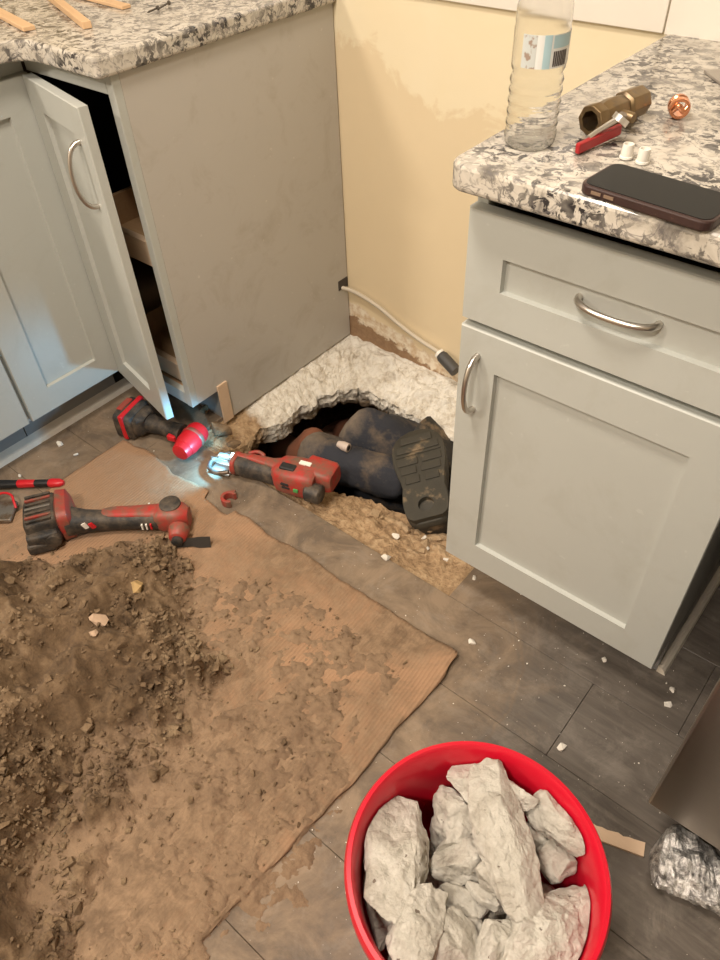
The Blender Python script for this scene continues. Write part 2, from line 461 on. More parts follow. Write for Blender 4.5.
# ------------------------------------------------------------------ the pit
rimpx = [(242, 452), (250, 440), (262, 430), (285, 421), (300, 406), (320, 394), (345, 387), (362, 386), (385, 397), (405, 410), (425, 420), (447, 434)]
rim = [P(a, b, -.045) for a, b in rimpx]
rim += [Vector((.60, -.18, 0)), Vector((.72, -.26, 0)), Vector((.76, -.36, 0)), Vector((.735, -.44, 0)), Vector((.66, -.465, 0)), Vector((.56, -.47, 0)), Vector((.46, -.485, 0)), Vector((.36, -.515, 0)), Vector((.26, -.55, 0)), Vector((.17, -.565, 0))]
cx = sum(v.x for v in rim)/len(rim); cy = sum(v.y for v in rim)/len(rim)
NA = 300
ang = sorted((math.atan2(v.y-cy, v.x-cx), math.hypot(v.x-cx, v.y-cy)) for v in rim)
aa = np.array([a for a, _ in ang]); rr = np.array([r for _, r in ang])
aa = np.concatenate((aa-2*math.pi, aa, aa+2*math.pi)); rr = np.tile(rr, 3)
ths = np.linspace(-math.pi, math.pi, NA, endpoint=False)
rimr = np.interp(ths, aa, rr)
rimr = np.array([np.mean(np.take(rimr, range(i-2, i+3), mode='wrap')) for i in range(NA)])
def outer_r(t):
    c, s = math.cos(t), math.sin(t); k = 1e9
    if c > 1e-6: k = min(k, (PX1-cx)/c)
    if c < -1e-6: k = min(k, (PX0-cx)/c)
    if s > 1e-6: k = min(k, (PY1-cy)/s)
    if s < -1e-6: k = min(k, (PY0-cy)/s)
    return k
def fn(x, y, z, s): return mnoise.noise(Vector((x*s, y*s, z*s)))
rings = []
NO = 26
for k in range(NO+1):
    u = k/NO; ring = []
    for i, t in enumerate(ths):
        ro = outer_r(t); ri = rimr[i]+.012*fn(math.cos(t)*3, math.sin(t)*3, 0, 4)+.006*fn(math.cos(t)*3, math.sin(t)*3, 5, 14)
        r = ro+(ri-ro)*u
        x, y = cx+r*math.cos(t), cy+r*math.sin(t)
        front = min(1, max(0, (-.36-y)/.1))
        z = -.004-(.050-.012*front)*u**1.5 - .012*front*(1-u)
        amp = math.sin(math.pi*min(1, u*1.0+.02))*.5+.5*u
        am = amp*(.030-.010*front)
        z += am*(1.0*abs(fn(x, y, 0, 20))*1.3+.5*abs(fn(x, y, 11, 9))-.35+.5*fn(x, y, 3, 55)+.25*fn(x, y, 7, 130))
        if k == 0: z = -.012
        ring.append(Vector((x, y, z)))
    rings.append(ring)
edge = rings[-1]
for k in range(1, 8):                                               # broken vertical face of the slab, slightly undercut
    u = k/7; ring = []
    for i, t in enumerate(ths):
        e = edge[i]; d = Vector((math.cos(t), math.sin(t), 0))
        q = e+d*(.01*u+.014*fn(e.x*1., e.y, u*.12, 30)+.008*fn(e.x, e.y, u*.12, 70)); q.z = e.z-(.060)*u+.008*fn(e.x, e.y, u, 25)
        ring.append(q)
    rings.append(ring)
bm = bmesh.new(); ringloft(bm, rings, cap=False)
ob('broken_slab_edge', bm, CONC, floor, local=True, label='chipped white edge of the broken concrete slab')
last = rings[-1]; rings = [last]
for k in range(1, 14):
    u = k/13; ring = []
    for i, t in enumerate(ths):
        e = last[i]; d = Vector((math.cos(t), math.sin(t), 0))
        out = .26*math.sin(math.pi*min(1, u*1.25)) if u < .8 else 0
        q = e+d*(out+.02*fn(e.x, e.y, u*.5, 14)); q.z = -.11-.44*u+.02*fn(e.x, e.y, u, 9)
        if u > .75: 
            s_ = 1-(u-.75)/.25*.98
            q.x = cx+(q.x-cx)*s_; q.y = cy+(q.y-cy)*s_; q.z = -.50
        ring.append(q)
    rings.append(ring)
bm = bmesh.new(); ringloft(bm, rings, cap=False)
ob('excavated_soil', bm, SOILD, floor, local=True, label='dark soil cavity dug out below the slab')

# ================================================================== CABINETS
def shaker(bm, w_, h, st=.066, th=.02, rec=.009):
    """door in local coords: x 0..w, z 0..h, front face at y=0, back at y=th"""
    def ringat(x0, x1, z0, z1, y): return [Vector((x0, y, z0)), Vector((x1, y, z0)), Vector((x1, y, z1)), Vector((x0, y, z1))]
    b = .0025
    ringloft(bm, [ringat(0, w_, 0, h, th), ringat(0, w_, 0, h, b), ringat(b*.6, w_-b*.6, b*.6, h-b*.6, 0),
                  ringat(st, w_-st, st, h-st, 0), ringat(st+.0015, w_-st-.0015, st+.0015, h-st-.0015, rec)])
    return bm
def pull(bm, length=.105, out=.032, r=.0048):
    """arched bar pull, along local x, standing out to -y"""
    pts = []
    for k in range(17):
        u = k/16; a = math.pi*u
        pts.append((-length/2*math.cos(a), -out*math.sin(a)**.8, 0))
    rr = [r*(1.15-.25*math.sin(math.pi*k/16)) for k in range(17)]
    tube(bm, pts, rr, 10)
def put(o, parent, loc, rot=(0, 0, 0)):
    o.parent = parent; o.location = loc; o.rotation_euler = rot; return o

# ---- right base cabinet
CX0, CX1, CF = .775, 1.215, -.615
cab = thing('base_cabinet', 'grey green base cabinet with one drawer above one shaker door', 'cabinet', (CX0, CF, 0))
bm = bmesh.new()
box(bm, CX0, CX0+.018, -.595, -.003, .105, .876); box(bm, CX1-.018, CX1, -.595, -.003, .105, .876)
box(bm, CX0+.018, CX1-.018, -.595, -.003, .105, .123); box(bm, CX0+.018, CX1-.018, -.02, -.003, .123, .876)
for z0, z1 in ((.845, .876), (.650, .672)): box(bm, CX0+.018, CX1-.018, -.5955, -.575, z0, z1)
ob('carcass', bm, CAB, cab, bevel=.001, seg=1)
bm = bmesh.new(); box(bm, CX0+.01, CX1, -.53, -.515, 0, .105); ob('toe_kick', bm, TOE, cab)
bm = bmesh.new(); box(bm, CX0, CX0+.018, -.515, -.003, 0, .105); ob('base_support', bm, TOE, cab)
bm = bmesh.new(); box(bm, CX1-.018, CX1, -.515, -.003, 0, .105); ob('base_support', bm, TOE, cab)
d = ob('door', shaker(bmesh.new(), CX1-CX0, .540), CAB, cab, local=True); d.location = (0, 0, .113)
bm = bmesh.new(); pull(bm); h_ = ob('handle', bm, NICKEL, d, local=True, smooth=60, label='brushed nickel arched door pull'); h_.location = (.034, 0, .443); h_.rotation_euler = (0, R(90), 0)
d = ob('drawer_front', shaker(bmesh.new(), CX1-CX0, .172, st=.060), CAB, cab, local=True); d.location = (0, 0, .666)
bm = bmesh.new(); pull(bm, .110, .027); h_ = ob('handle', bm, NICKEL, d, local=True, smooth=60, label='brushed nickel arched drawer pull'); h_.location = (.229, .009, .091)
# right counter
def rounded(poly, rad, n=6):
    out = []
    m_ = len(poly)
    for i in range(m_):
        p, a, b = Vector(poly[i][:2]), Vector(poly[i-1][:2]), Vector(poly[(i+1) % m_][:2])
        r_ = rad[i]
        if r_ <= 0: out.append((p.x, p.y)); continue
        d1 = (a-p).normalized(); d2 = (b-p).normalized()
        h = d1.angle(d2); tl = r_/math.tan(h/2)
        q1, q2 = p+d1*tl, p+d2*tl
        c = p+(d1+d2).normalized()*(r_/math.sin(h/2))
        a1 = math.atan2(q1.y-c.y, q1.x-c.x); a2 = math.atan2(q2.y-c.y, q2.x-c.x)
        da = (a2-a1+math.pi) % (2*math.pi)-math.pi
        for k in range(n+1): out.append((c.x+r_*math.cos(a1+da*k/n), c.y+r_*math.sin(a1+da*k/n)))
    return out
def counter(name, poly, rad, label):
    bm = bmesh.new(); prism(bm, rounded(poly, rad), .877, .914)
    o = ob(name, bm, GRAN, bevel=.007, seg=3); return fin(o, label, 'countertop')
counter('granite_countertop', [(.768, -.003), (.768, -.664), (2.6, -.664), (2.6, -.003)], [0, .022, 0, 0], 'speckled granite countertop with the plastic bottle and phone on it')
# shoe moulding along the cabinet's right side
bm = bmesh.new(); prism(bm, [(0, 0), (.017, 0), (.014, .010), (.008, .016), (0, .018)], 0, .52)
bmesh.ops.rotate(bm, verts=bm.verts, cent=(0, 0, 0), matrix=Matrix.Rotation(R(90), 3, 'X'))
bmesh.ops.translate(bm, verts=bm.verts, vec=(1.2155, -.012, .0))
o = struct('trim_1', bm, plain('off_white_moulding', (.66, .60, .50), .5))

# ---- left corner cabinet
ck = thing('corner_cabinet', 'grey corner base cabinet with its narrow door standing ajar', 'cabinet', (0, -.60, 0))
bm = bmesh.new()                                                    # side panel with toe notch, profile in y-z
prof = [(-.597, .106), (-.597, .876), (-.003, .876), (-.003, 0.0), (-.505, 0.0), (-.505, .106)]
a = [bm.verts.new((-.018, y, z)) for y, z in prof]; b = [bm.verts.new((0, y, z)) for y, z in prof]
for i in range(6): bm.faces.new((a[i], a[(i+1) % 6], b[(i+1) % 6], b[i]))
bm.faces.new(a[::-1]); bm.faces.new(b)
ob('side_panel', bm, CABSIDE, ck, bevel=.001, seg=1, label='grey plywood side panel with warm light painted into its colour')
bm = bmesh.new(); box(bm, -.020, .0005, -.616, -.597, .106, .876); ob('stile', bm, CAB, ck, bevel=.0012, seg=1)
bm = bmesh.new(); box(bm, -.29, -.020, -.616, -.597, .842, .876); ob('top_rail', bm, CAB, ck)
bm = bmesh.new(); box(bm, -.29, -.020, -.614, -.597, .106, .142); ob('bottom_rail', bm, CAB, ck)
bm = bmesh.new(); box(bm, -.88, -.018, -.597, -.003, .122, .14); ob('cabinet_bottom', bm, WOODT, ck)
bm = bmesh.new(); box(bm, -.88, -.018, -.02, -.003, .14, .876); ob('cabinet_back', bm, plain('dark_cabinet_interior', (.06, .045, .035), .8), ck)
bm = bmesh.new(); box(bm, -.34, -.018, -.520, -.505, 0, .106); ob('toe_kick', bm, TOE, ck)
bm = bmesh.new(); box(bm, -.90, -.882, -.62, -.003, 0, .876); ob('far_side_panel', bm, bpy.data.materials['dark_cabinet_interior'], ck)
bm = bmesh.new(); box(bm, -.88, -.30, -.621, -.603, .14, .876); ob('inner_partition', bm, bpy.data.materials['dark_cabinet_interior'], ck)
bm = bmesh.new(); box(bm, .000, .005, -.532, -.500, 0.001, .122); ob('raw_wood_block', bm, WOODE, ck, label='bare pine strip at the toe notch')
for z0, fh, nm in ((.470, .058, 'upper'), (.150, .050, 'lower')):    # roll-out trays
    tr = bmesh.new()
    box(tr, -.27, -.045, -.575, -.08, z0+.006, z0+.014)
    box(tr, -.27, -.258, -.575, -.08, z0+.014, z0+.085); box(tr, -.057, -.045, -.575, -.08, z0+.014, z0+.085)
    box(tr, -.258, -.057, -.092, -.08, z0+.014, z0+.085)
    tro = ob('rollout_tray', tr, WOODT, ck)
    bm = bmesh.new(); box(bm, -.275, -.04, -.592, -.575, z0, z0+fh); ob('tray_front', bm, WOODE, tro)
bm = bmesh.new(); box(bm, -.036, -.020, -.603, -.585, .625, .665); ob('hinge_plate', bm, WHITEP, ck)
# open door: hinged at the inner corner
dd = ob('door', shaker(bmesh.new(), .268, .728, st=.058), CAB, ck, local=True, label='narrow shaker door ajar')
dd.location = (-.270, -.640+.60, .114); dd.rotation_euler = (0, 0, R(-11.5))
bm = bmesh.new(); pull(bm, .125, .034); h_ = ob('handle', bm, NICKEL, dd, local=True, smooth=60, label='brushed nickel arched pull'); h_.location = (.268-.038, 0, .597); h_.rotation_euler = (0, R(90), 0)
# ---- left run, doors facing +x
XF = -.272
def run_cab(y0, y1, label, handle):
    t = thing('base_cabinet', label, 'cabinet', (XF, y1, 0))
    bm = bmesh.new(); box(bm, -.88, XF-.02, y0, y1, .106, .876); ob('carcass', bm, CAB, t)
    bm = bmesh.new(); box(bm, -.86, -.345, y0, y1, 0, .106); ob('toe_kick', bm, TOE, t)
    dw = y1-y0-.006
    d = ob('door', shaker(bmesh.new(), dw, .728, st=.066), CAB, t, local=True)
    d.location = (0, -(y1-y0)+.003, .114); d.rotation_euler = (0, 0, R(90))
    if handle:
        bm = bmesh.new(); pull(bm, .125, .034); h_ = ob('handle', bm, NICKEL, d, local=True, smooth=60); h_.location = (.034, 0, .585); h_.rotation_euler = (0, R(90), 0)
    return t
run_cab(-.905, -.622, 'grey base cabinet whose closed shaker door meets the open corner door', False)
run_cab(-1.36, -.908, 'grey base cabinet cut off by the left picture edge', True)
bm = bmesh.new(); prism(bm, [(0, 0), (.016, 0), (.013, .012), (.0, .030)], 0, .82)
bmesh.ops.rotate(bm, verts=bm.verts, cent=(0, 0, 0), matrix=Matrix.Rotation(R(90), 3, 'X'))
bmesh.ops.translate(bm, verts=bm.verts, vec=(-.345, -.54, 0))
struct('trim_2', bm, plain('dusty_white_moulding', (.66, .62, .55), .5))
counter('granite_countertop', [(.012, -.003), (.012, -.648), (-.235, -.648), (-.235, -1.8), (-.90, -1.8), (-.90, -.003)], [0, .012, .05, 0, 0, 0], 'L shaped speckled granite countertop with wooden sticks lying on it')

# ---- stainless appliance at the right edge
ap = thing('dishwasher', 'stainless steel appliance front standing forward at the right edge', 'appliance', (1.307, -.83, 0))
bm = bmesh.new(); box(bm, 1.307, 1.905, -.83, -.80, .100, .86); ob('front_panel', bm, STEEL, ap, bevel=.004)
bm = bmesh.new(); box(bm, 1.312, 1.90, -.80, -.24, .095, .86); ob('body', bm, plain('dark_appliance_steel', (.12, .115, .11), .5, .6), ap)
bm = bmesh.new(); box(bm, 1.33, 1.88, -.76, -.745, .004, .095); ob('toe_plate', bm, TBLKC, ap)
for x in (1.35, 1.86):
    for y in (-.70, -.28):
        bm = bmesh.new(); lathe(bm, [(.0001, 0), (.018, 0), (.018, .008), (.008, .010), (.008, .1)], 14, (x, y, 0)); ob('foot', bm, TBLKC, ap)
bm = bmesh.new(); pull(bm, .46, .045, .009); h_ = ob('handle', bm, NICKEL, ap, local=True, smooth=60); h_.location = (.30, 0, .74)

# ================================================================== CARDBOARD AND SOIL
edge_r = [(-.735, .885), (-.745, .900), (-.80, .908), (-.845, .905), (-.95, .903), (-1.057, .898), (-1.25, .887), (-1.43, .873), (-1.95, .84)]
ys = np.array([a for a, _ in edge_r][::-1]); xs = np.array([b for _, b in edge_r][::-1])
NXc, NYc = 150, 160
bm = bmesh.new(); g = []
for j in range(NYc+1):
    row = []
    for i in range(NXc+1):
        u = i/NXc; v = j/NYc
        x = -.155+u*(.90+.155)
        tear = .012*fn(x, 0, 0, 9)+.006*fn(x, 3, 0, 30)+(.022 if .175 < x < .26 else 0)
        yt = -.742-tear*(1 if x < .86 else .2)
        y = yt+v*(-1.95-yt)
        xr = np.interp(y, ys, xs)+.004*fn(y, 1, 0, 25)
        x = -.155+.006*fn(y, 0, 4, 8)+u*(xr+.155)
        z = .0045+.004*max(0, fn(x, y, 0, 5))+.0022*fn(x, y, 2, 16)+.0016*fn(x, y, 9, 45)
        cr = math.hypot(x-.89, y+.76); z += .012*math.exp(-(cr/.06)**2)
        row.append(bm.verts.new((x, y, max(.002, z)+.003)))
    g.append(row)
for j in range(NYc):
    for i in range(NXc): bm.faces.new((g[j][i], g[j+1][i], g[j+1][i+1], g[j][i+1]))
for f in bm.faces: f.smooth = True
o = ob('cardboard_sheet', bm, CARD, rec=False)
s_ = o.modifiers.new('solid', 'SOLIDIFY'); s_.thickness = .005; s_.offset = -1
fin(o, 'large mud-smeared sheet of corrugated cardboard spread over the floor', 'cardboard')

# soil heap on the cardboard
poly = [P(a, b, .008) for a, b in ((-10, 556), (25, 553), (60, 552), (110, 545), (165, 540), (205, 548), (213, 580), (205, 620), (232, 662), (208, 715), (192, 760), (150, 800), (112, 850), (78, 905), (62, 960), (40, 1040))]
poly = [(v.x, v.y) for v in poly]+[(.80, -1.93), (-.60, -1.93), (-.60, -1.25), (-.30, -1.20)]
X0, X1, Y0, Y1 = -.262, 1.06, -1.93, -.78
stp = .0038
gx = np.arange(X0, X1, stp); gy = np.arange(Y0, Y1, stp)
GX, GY = np.meshgrid(gx, gy)
pa = np.array(poly); pb = np.roll(pa, -1, 0)
dist = np.full(GX.shape, 1e9); ins = np.zeros(GX.shape, bool)
for (ax, ay), (bx, by) in zip(pa, pb):
    ex, ey = bx-ax, by-ay
    t = np.clip(((GX-ax)*ex+(GY-ay)*ey)/(ex*ex+ey*ey), 0, 1)
    dist = np.minimum(dist, np.hypot(GX-ax-t*ex, GY-ay-t*ey))
    c_ = ((ay > GY) != (by > GY)) & (GX < (bx-ax)*(GY-ay)/((by-ay) if by != ay else 1e-9)+ax)
    ins ^= c_
sd = np.where(ins, dist, -dist)
warp = fbm(GX, GY, 6, 5, .6)
sdw = sd+.085*warp
H = np.where(sdw > 0, .150*(1-np.exp(-np.maximum(sdw, 0)/.17)), sdw*.10)
H = H*(1+.6*fbm(GX, GY, 4, 3, off=3.))
inside = np.clip((sdw+.01)/.06, 0, 1)
rough = np.clip(.50+2.4*fbm(GX, GY, 5, 4, off=9.), .05, 1.25)        # clumpy areas next to smooth shovelled faces
ridge = 1-np.abs(fbm(GX, GY, 9, 4, .55, off=14.))*2.4
lump = (np.abs(fbm(GX, GY, 24, 4, .62, off=2.))*1.8-.30)*.046+fbm(GX, GY, 62, 4, .65, off=5.)*.020
H = H+lump*rough*inside+.030*(ridge-.5)*inside
# shovelled hollows seen at the left of the heap
for (px, py, a_, b_, dp) in ((45, 650, .12, .07, .05), (60, 800, .16, .042, .10), (130, 730, .08, .04, .05), (40, 575, .12, .04, .045)):
    c_ = P(px, py, .06)
    dx, dy = GX-c_.x, GY-c_.y
    e1 = (dx*math.cos(-.95)+dy*math.sin(-.95))/a_; e2 = (-dx*math.sin(-.95)+dy*math.cos(-.95))/b_
    H = H-dp*np.exp(-(e1**2+e2**2))
H = H+.006
H = np.where(sdw > .02, np.maximum(H, .012+.25*lump*rough+.02*np.clip(sdw, 0, .3)), H)
# mud smeared over the cardboard outside the heap
near = np.clip(1+sd/.45, 0, 1)
f1 = fbm(GX, GY, 5, 6, .66, off=21.); f2 = fbm(GX, GY, 34, 4, .65, off=31.); f3 = fbm(GX, GY, 14, 5, .6, off=44.)
film = (f1*.6+f3*.35+.26*near-.07)*.030*np.clip(.6+1.2*f3, .1, 1)+f2*.013*(.5+.7*near)+fbm(GX, GY, 95, 3, .6, off=61.)*.0055
spill = np.clip((-1.00-GY)/.2, 0, 1)
rightfade = np.clip((.885+.13*spill-GX)/(.05+.06*spill), 0, 1)*np.clip((-.78-GY)/.08, 0, 1)*np.clip((GX-.22+(-.95-GY)*2)/.1, 0, 1)
H = np.maximum(H, np.where(rightfade > 0, np.minimum(film, .018)*rightfade-.004*(1-rightfade)+np.where(GX > np.interp(GY, ys, xs), -.0015, .005), -1))
H = np.where((GX < -.15) & (GY > -1.12), -.02, H)
keep = H > .0005
idx = -np.ones(H.shape, int); 
vm = keep.copy()
vm[1:, :] |= keep[:-1, :]; vm[:-1, :] |= keep[1:, :]; vm[:, 1:] |= keep[:, :-1]; vm[:, :-1] |= keep[:, 1:]
idx[vm] = np.arange(vm.sum())
verts = np.stack((GX[vm], GY[vm], H[vm]), 1)
q = (idx[:-1, :-1], idx[:-1, 1:], idx[1:, 1:], idx[1:, :-1])
ok = (q[0] >= 0) & (q[1] >= 0) & (q[2] >= 0) & (q[3] >= 0)
faces = np.stack([k[ok] for k in q], 1)
me = bpy.data.meshes.new('soil_heap'); me.from_pydata(verts.tolist(), [], faces.tolist()); me.update()
me.polygons.foreach_set('use_smooth', [True]*len(me.polygons)); me.materials.append(SOIL)
heap = bpy.data.objects.new('soil_heap', me); COL.objects.link(heap)
fin(heap, 'heap of brown dug-out soil on the cardboard at lower left', 'soil heap', kind='stuff')
def hz(x, y):
    i = int(round((x-X0)/stp)); j = int(round((y-Y0)/stp))
    if 0 <= i < len(gx) and 0 <= j < len(gy): return max(.006, float(H[j, i]))
    return .006

rnd = random.Random(11)
def rockbm(seed, dims, pts=16, sub=3, amp=.05, fs=30):
    rg = random.Random(seed); bm = bmesh.new()
    for i in range(pts):
        v = Vector((rg.gauss(0, 1), rg.gauss(0, 1), rg.gauss(0, 1))).normalized()*rg.uniform(.82, 1.05)
        # push towards a box so the lumps look broken, not rounded
        mxx = max(abs(v.x), abs(v.y), abs(v.z)); v = v*(1/mxx)**.45
        bm.verts.new((v.x*dims[0]/2, v.y*dims[1]/2, v.z*dims[2]/2))
    r = bmesh.ops.convex_hull(bm, input=bm.verts)
    bmesh.ops.delete(bm, geom=[e for e in r['geom_interior'] if isinstance(e, bmesh.types.BMVert)], context='VERTS')
    if sub:
        for _ in range(sub-1):
            bmesh.ops.subdivide_edges(bm, edges=bm.edges, cuts=1, use_grid_fill=True)
        bm.normal_update()
        s = max(dims)
        off = rg.uniform(0, 50)
        for v in bm.verts:
            c = v.co*fs
            d = mnoise.noise(c*.45+Vector((off, 0, 0)))*1.3+mnoise.noise(c+Vector((0, off, 0)))*.7+.4*mnoise.noise(c*2.3)
            v.co += v.normal*d*amp*s
        bmesh.ops.triangulate(bm, faces=bm.faces)
    return bm
# loose clods on the heap: uncountable, one object
bm = bmesh.new()
cl = []
tries = 0
while len(cl) < 9000 and tries < 120000:
    tries += 1
    x = rnd.uniform(X0, .88); y = rnd.uniform(-1.70, -.80)
    i = int((x-X0)/stp); j = int((y-Y0)/stp)
    if not (0 <= i < len(gx) and 0 <= j < len(gy)): continue
    dpr = inside[j, i]*max(0, rough[j, i]-.15)*1.1 + (.13 if sd[j, i] > -.25 else .05)
    if H[j, i] < .004: continue
    if rnd.random() > dpr: continue
    cl.append((x, y, max(.008, H[j, i]), inside[j, i]))
base = []
for k in range(6):
    b = rockbm(100+k, (1, .85, .7), 10, 0); base.append(([v.co.copy() for v in b.verts], [[v.index for v in f.verts] for f in (b.verts.index_update() or b.faces)])); b.free()
V_, F_ = [], []
for x, y, z, ii in cl:
    vs_, fs_ = base[rnd.randrange(6)]
    s = min(.026, .0040*math.exp(abs(rnd.gauss(0, .72))))*(1 if ii > .3 else .6)
    m_ = Matrix.Rotation(rnd.uniform(0, 6.3), 3, 'Z') @ Matrix.Rotation(rnd.uniform(0, 6.3), 3, 'X')
    o_ = len(V_)
    for v in vs_: V_.append(tuple((m_ @ v)*s+Vector((x, y, z+s*.1))))
    for f in fs_: F_.append([o_+q_ for q_ in f])
me = bpy.data.meshes.new('soil_clods'); me.from_pydata(V_, [], F_); me.update(); me.materials.append(CLOD)
o = bpy.data.objects.new('soil_clods', me); COL.objects.link(o); fin(o, 'loose crumbs and clods of soil over the heap and cardboard', 'soil', kind='stuff')

def stone(name, px, py, z, dims, seed, mat, label, cat='stone', rz=0., group=None, sub=3, amp=.05):
    o = ob(name, rockbm(seed, dims, 14, sub, amp), mat); p = P(px, py, z); o.location = (p.x, p.y, z+dims[2]*.30); o.rotation_euler = (rnd.uniform(-.3, .3), rnd.uniform(-.3, .3), rz)
    return fin(o, label, cat, group)
YST = plain('ochre_stone', (.42, .28, .12), .9, scale=60, bump=.5)
PST = plain('pinkish_tan_stone', (.44, .31, .21), .9, scale=60, bump=.5)
p = P(138, 588, .06); stone('stone', 138, 588, hz(p.x, p.y), (.036, .026, .022), 5, YST, 'small ochre stone half sunk in the top of the soil heap', rz=-.5)
p = P(99, 622, .08); stone('stone', 99, 622, hz(p.x, p.y), (.042, .026, .022), 6, PST, 'pinkish tan oval stone lying on the soil heap', rz=.4)
p = P(94, 634, .08); stone('stone', 94, 634, hz(p.x, p.y), (.018, .016, .014), 8, PST, 'pebble beside the pinkish tan stone on the soil heap', rz=.4)

# ================================================================== BUCKET AND CHUNKS
BC = Vector((1.183, -1.157, 0))
bk = thing('bucket', 'red plastic bucket heaped with pale broken concrete chunks', 'bucket', BC)
prof = [(.0001, .0), (.118, .0), (.124, .006), (.139, .335), (.139, .338), (.149, .339), (.152, .345), (.152, .363), (.149, .370), (.144, .371), (.141, .367), (.1355, .33), (.120, .012), (.0001, .010)]
bm = bmesh.new(); lathe(bm, prof, 72); ob('shell', bm, RED, bk, local=True, smooth=50)
for z in (.285, .31):
    bm = bmesh.new(); lathe(bm, [(.1365+z*.002, z-.003), (.1445, z-.003), (.1445, z+.003), (.1365+z*.002, z+.003)], 72); ob('rib', bm, RED, bk, local=True, smooth=50)
# bail handle folded down behind
bm = bmesh.new()
tube(bm, [(.1455*math.cos(a), .1455*math.sin(a), .330-.15*math.sin((a-R(30))/R(160)*math.pi)) for a in (R(30+160*k/24) for k in range(25))], .002, 8)
ob('bail_handle', bm, ZINC, bk, local=True, smooth=60)
def chunkbm(seed, dims, sub=4, amp=.075, planes=24):
    """blunt broken lump: boxy blob clipped by random planes, then roughened"""
    rg = random.Random(seed); bm = bmesh.new(); bmesh.ops.create_icosphere(bm, subdivisions=sub, radius=1)
    pl = []
    for _ in range(planes):
        n = Vector((rg.gauss(0, 1), rg.gauss(0, 1), rg.gauss(0, 1))).normalized(); pl.append((n, rg.uniform(.60, 1.0)))
    off = Vector((rg.uniform(0, 50), rg.uniform(0, 50), 0)); md = (dims[0]*dims[1]*dims[2])**(1/3)
    sh = Vector((rg.uniform(-.25, .25), rg.uniform(-.2, .2), 0))
    for v in bm.verts:
        c = v.co.copy(); mx = max(abs(c.x), abs(c.y), abs(c.z)); c = c*(1/mx)**.55
        for n, d in pl:
            k = c.dot(n)-d
            if k > 0: c -= n*k
        c.y += sh.x*c.x*c.x; c.z += sh.y*c.x
        w_ = Vector((c.x*dims[0], c.y*dims[1], c.z*dims[2]))/2
        q = w_*26+off
        d = mnoise.noise(q)*.9+(.5-abs(mnoise.noise(q*2.2)))*.7+mnoise.noise(q*5)*.35+mnoise.noise(q*11)*.15
        v.co = w_+w_.normalized()*d*amp*md
    return bm
def keep_in(o):
    """press a chunk against the inside of the bucket wall"""
    m_ = Matrix.LocRotScale(o.location, o.rotation_euler, None); mi = m_.inverted()
    for v in o.data.vertices:
        q = m_ @ v.co; r_ = math.hypot(q.x-BC.x, q.y-BC.y); lim = .1185+.0155*min(q.z, .36)/.33
        if q.z < .385 and r_ > lim:
            q.x = BC.x+(q.x-BC.x)*lim/r_; q.y = BC.y+(q.y-BC.y)*lim/r_; v.co = mi @ q
CH = [  # tip a, tip b (pixels), z, width, thickness, seed, label
 ((388, 768), (408, 940), .345, .088, .060, 21, 'long pale chunk leaning against the left inside of the bucket'),
 ((490, 757), (522, 915), .372, .066, .052, 22, 'long narrow chunk lying on top across the middle of the bucket'),
 ((448, 768), (545, 808), .350, .062, .045, 23, 'chunk at the far rim under the long narrow one'),
 ((533, 778), (580, 852), .345, .060, .045, 24, 'wedge-shaped chunk against the right rear rim of the bucket'),
 ((598, 880), (505, 985), .352, .092, .070, 25, 'largest chunk, at the near right of the bucket'),
 ((425, 868), (398, 985), .362, .062, .055, 26, 'rough chunk in front of the long left one'),
 ((432, 790), (486, 832), .325, .058, .050, 27, 'blocky chunk between the left slab and the long middle chunk'),
 ((436, 842), (488, 828), .312, .036, .036, 28, 'small grey chunk under the blocky one'),
 ((430, 868), (500, 850), .322, .046, .042, 29, 'knobbly chunk in the centre of the bucket'),
 ((440, 880), (490, 912), .310, .032, .028, 30, 'thin flat splinter below the centre of the bucket'),
 ((462, 880), (500, 905), .322, .022, .022, 31, 'little splinter beside the lower end of the long middle chunk'),
 ((536, 835), (582, 872), .315, .048, .040, 32, 'grey chunk between the wedge and the largest chunk'),
 ((528, 815), (552, 850), .312, .040, .038, 33, 'chunk mostly hidden beside the long middle chunk'),
 ((420, 958), (478, 930), .345, .062, .050, 34, 'pinkish chunk at the bottom edge of the picture'),
 ((508, 908), (478, 985), .345, .040, .045, 35, 'upright chunk beside the largest one at the near side'),
 ((462, 918), (488, 930), .315, .024, .024, 36, 'small white-tipped fragment deep between the near chunks'),
 ((448, 912), (478, 938), .318, .018, .022, 37, 'thin curved sliver above the pinkish chunk'),
 ((362, 850), (392, 945), .305, .040, .045, 38, 'low chunk wedged between the left slab and the bucket wall'),
 ((478, 862), (520, 890), .345, .036, .036, 39, 'white knob of concrete pressed against the long middle chunk'),
]
for a, b, z, wd, th_, sd_, lab in CH:
    pa_, pb_ = P(*a, z), P(*b, z); c = (pa_+pb_)/2; L_ = (pb_-pa_).length
    o = ob('concrete_chunk', chunkbm(sd_, (L_*1.03, wd*1.06, th_*1.15), 5), ROCK)
    # keep inside the bucket
    o.location = (c.x, c.y, z-th_*.35)
    o.rotation_euler = (rnd.uniform(-.15, .15), rnd.uniform(-.10, .10), math.atan2(pb_.y-pa_.y, pb_.x-pa_.x))
    keep_in(o)
    fin(o, lab, 'concrete chunk', 'concrete chunks in the red bucket')
